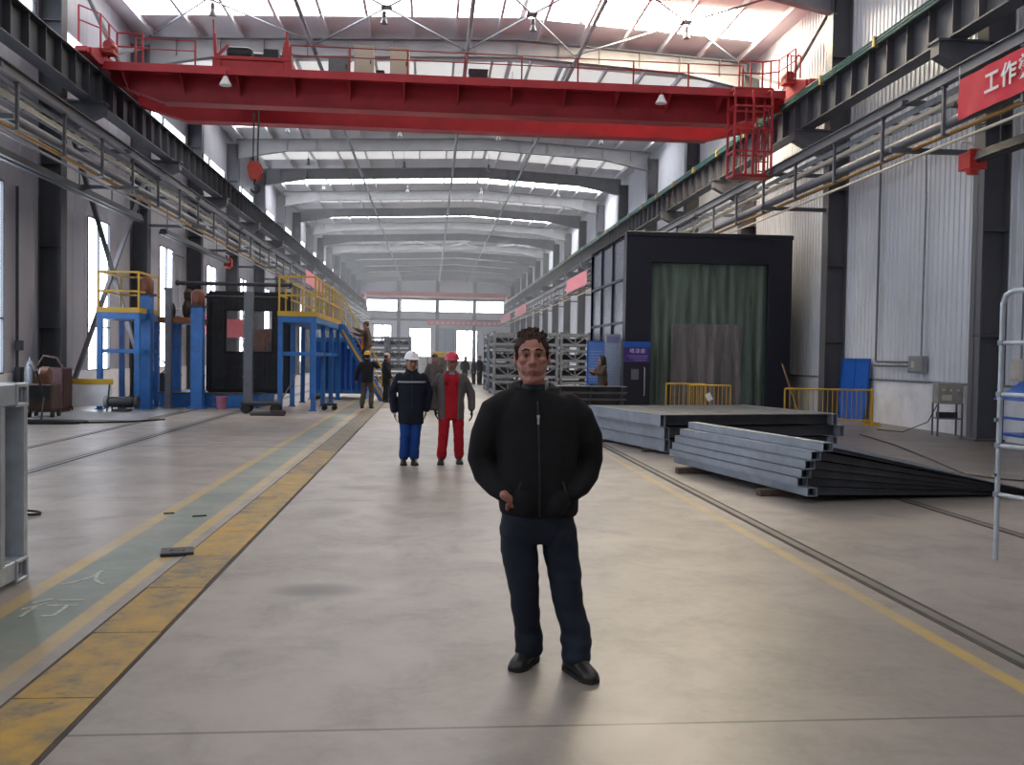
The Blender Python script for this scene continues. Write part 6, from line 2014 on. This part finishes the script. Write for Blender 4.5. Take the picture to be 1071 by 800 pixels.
worker('worker in yellow hard hat, dark jacket and khaki trousers seen from behind', (-1.87, 27.4, 0), PI - 0.15,
       dict(hat=M_yelh, jacket=M_darkj, trousers=M_khaki), 1.72, 0.014, fine=False, coat=0.80,
       arms=(((-0.185, 0, 1.36), (-0.30, -0.06, 1.24), (-0.20, -0.22, 1.38)), arm_default(1, (0.29, 0.05, 1.10), (0.32, 0.0, 0.85))),
       legs=(((-0.09, 0, 0.86), (-0.13, -0.08, 0.47), (-0.14, 0.08, 0.095)), ((0.09, 0, 0.86), (0.10, 0.02, 0.46), (0.11, 0.16, 0.10))))
worker('worker in brown clothes climbing the blue stairs to the long platform', (-2.16, 31.98, 1.10), -PI / 2 - 0.15,
       dict(hat=M_brownj, jacket=M_brownj, trousers=M_brownj), 1.70, 0.014, fine=False, hat='cap', coat=0.80, lean=-0.06,
       arms=(((-0.185, -0.04, 1.36), (-0.24, -0.28, 1.32), (-0.22, -0.50, 1.42)), ((0.185, -0.04, 1.36), (0.26, -0.22, 1.18), (0.24, -0.46, 1.25))),
       legs=(((-0.09, 0, 0.86), (-0.11, -0.20, 0.60), (-0.11, -0.12, 0.345)), ((0.09, 0, 0.86), (0.10, -0.05, 0.46), (0.10, 0.08, 0.085))))
worker('worker in pale cap and long dark coat standing behind the white-helmeted man', (-1.47, 31.0, 0), PI / 2 + 0.4,
       dict(hat=M_capg, jacket=M_darkj, trousers=M_darkj), 1.72, 0.016, fine=False, hat='cap', coat=0.55)
worker('worker in grey-brown jacket and dark cap, half hidden between the two helmeted men', (0.13, 27.0, 0), 0.3,
       dict(hat=M_black, jacket=M_greyj, trousers=M_darkj), 1.70, 0.016, fine=False, hat='cap', coat=0.75)
worker('distant dark-clothed worker just right of the red hard hat, nearest the window', (2.1, 55.0, 0), 0.2, dict(hat=M_black, jacket=M_darkj, trousers=M_darkj), 1.62, 0.024, fine=False, hat='cap')
worker('distant dark-clothed worker, the middle one of three far ones', (2.52, 52.6, 0), -1.2, dict(hat=M_black, jacket=M_darkj, trousers=M_darkj), 1.55, 0.024, fine=False, hat='cap')
worker('distant dark-clothed worker close to the galvanised lattice stacks', (2.80, 51.4, 0), 0.8, dict(hat=M_black, jacket=M_navyj, trousers=M_darkj), 1.68, 0.024, fine=False, hat='cap')
worker('worker in brown jacket with dark hood standing behind the dark beam pile', (5.22, 27.15, 0), -PI / 2 + 0.3,
       dict(hat=M_black, jacket=CL('tan_brown_jacket', (0.085, 0.062, 0.050)), trousers=M_darkj), 1.70, 0.014, fine=False, hat='hood', lean=-0.05,
       arms=(((-0.185, -0.04, 1.36), (-0.24, -0.20, 1.14), (-0.12, -0.38, 1.22)), ((0.185, -0.04, 1.36), (0.24, -0.20, 1.14), (0.12, -0.38, 1.20))))
# ------------------------------------------------------------------ light from outside, camera
w = bpy.data.worlds.new('overcast'); scene.world = w
w.use_nodes = True
nt = w.node_tree
bg = nt.nodes['Background']
tc = _n(nt, 'ShaderNodeTexCoord'); sp = _n(nt, 'ShaderNodeSeparateXYZ')
nt.links.new(tc.outputs['Generated'], sp.inputs[0])
r = _n(nt, 'ShaderNodeValToRGB')
r.color_ramp.elements[0].color = (0.62, 0.66, 0.72, 1); r.color_ramp.elements[1].color = (0.80, 0.84, 0.90, 1)
nt.links.new(sp.outputs['Z'], r.inputs['Fac']); nt.links.new(r.outputs['Color'], bg.inputs['Color'])
bg.inputs['Strength'].default_value = WORLD

cam = bpy.data.cameras.new('camera')
co = bpy.data.objects.new('camera', cam); C.objects.link(co)
f = 950.0
cam.sensor_fit = 'HORIZONTAL'; cam.sensor_width = 36.0; cam.lens = 36.0 * f / 1071.0
cam.clip_start = 0.05; cam.clip_end = 400
yaw = math.atan(85.9 / f); pit = math.atan(26.6 / math.hypot(f, 85.9))
co.matrix_world = Matrix.Translation((0, 0, 1.6)) @ Matrix.Rotation(-yaw, 4, 'Z') @ Matrix.Rotation(PI / 2 - pit, 4, 'X') @ Matrix.Rotation(0.016, 4, 'Z')
scene.camera = co
vs = scene.view_settings
vs.view_transform = 'Standard'; vs.look = 'None'; vs.gamma = 1.0; vs.use_curve_mapping = False
vs.exposure = EXPO
try:
    scene.cycles.use_denoising = True
    scene.cycles.max_bounces = 8; scene.cycles.diffuse_bounces = 4; scene.cycles.glossy_bounces = 3; scene.cycles.transparent_max_bounces = 8
    scene.cycles.sample_clamp_indirect = 6.0
    scene.cycles.caustics_reflective = False; scene.cycles.caustics_refractive = False
except Exception:
    pass
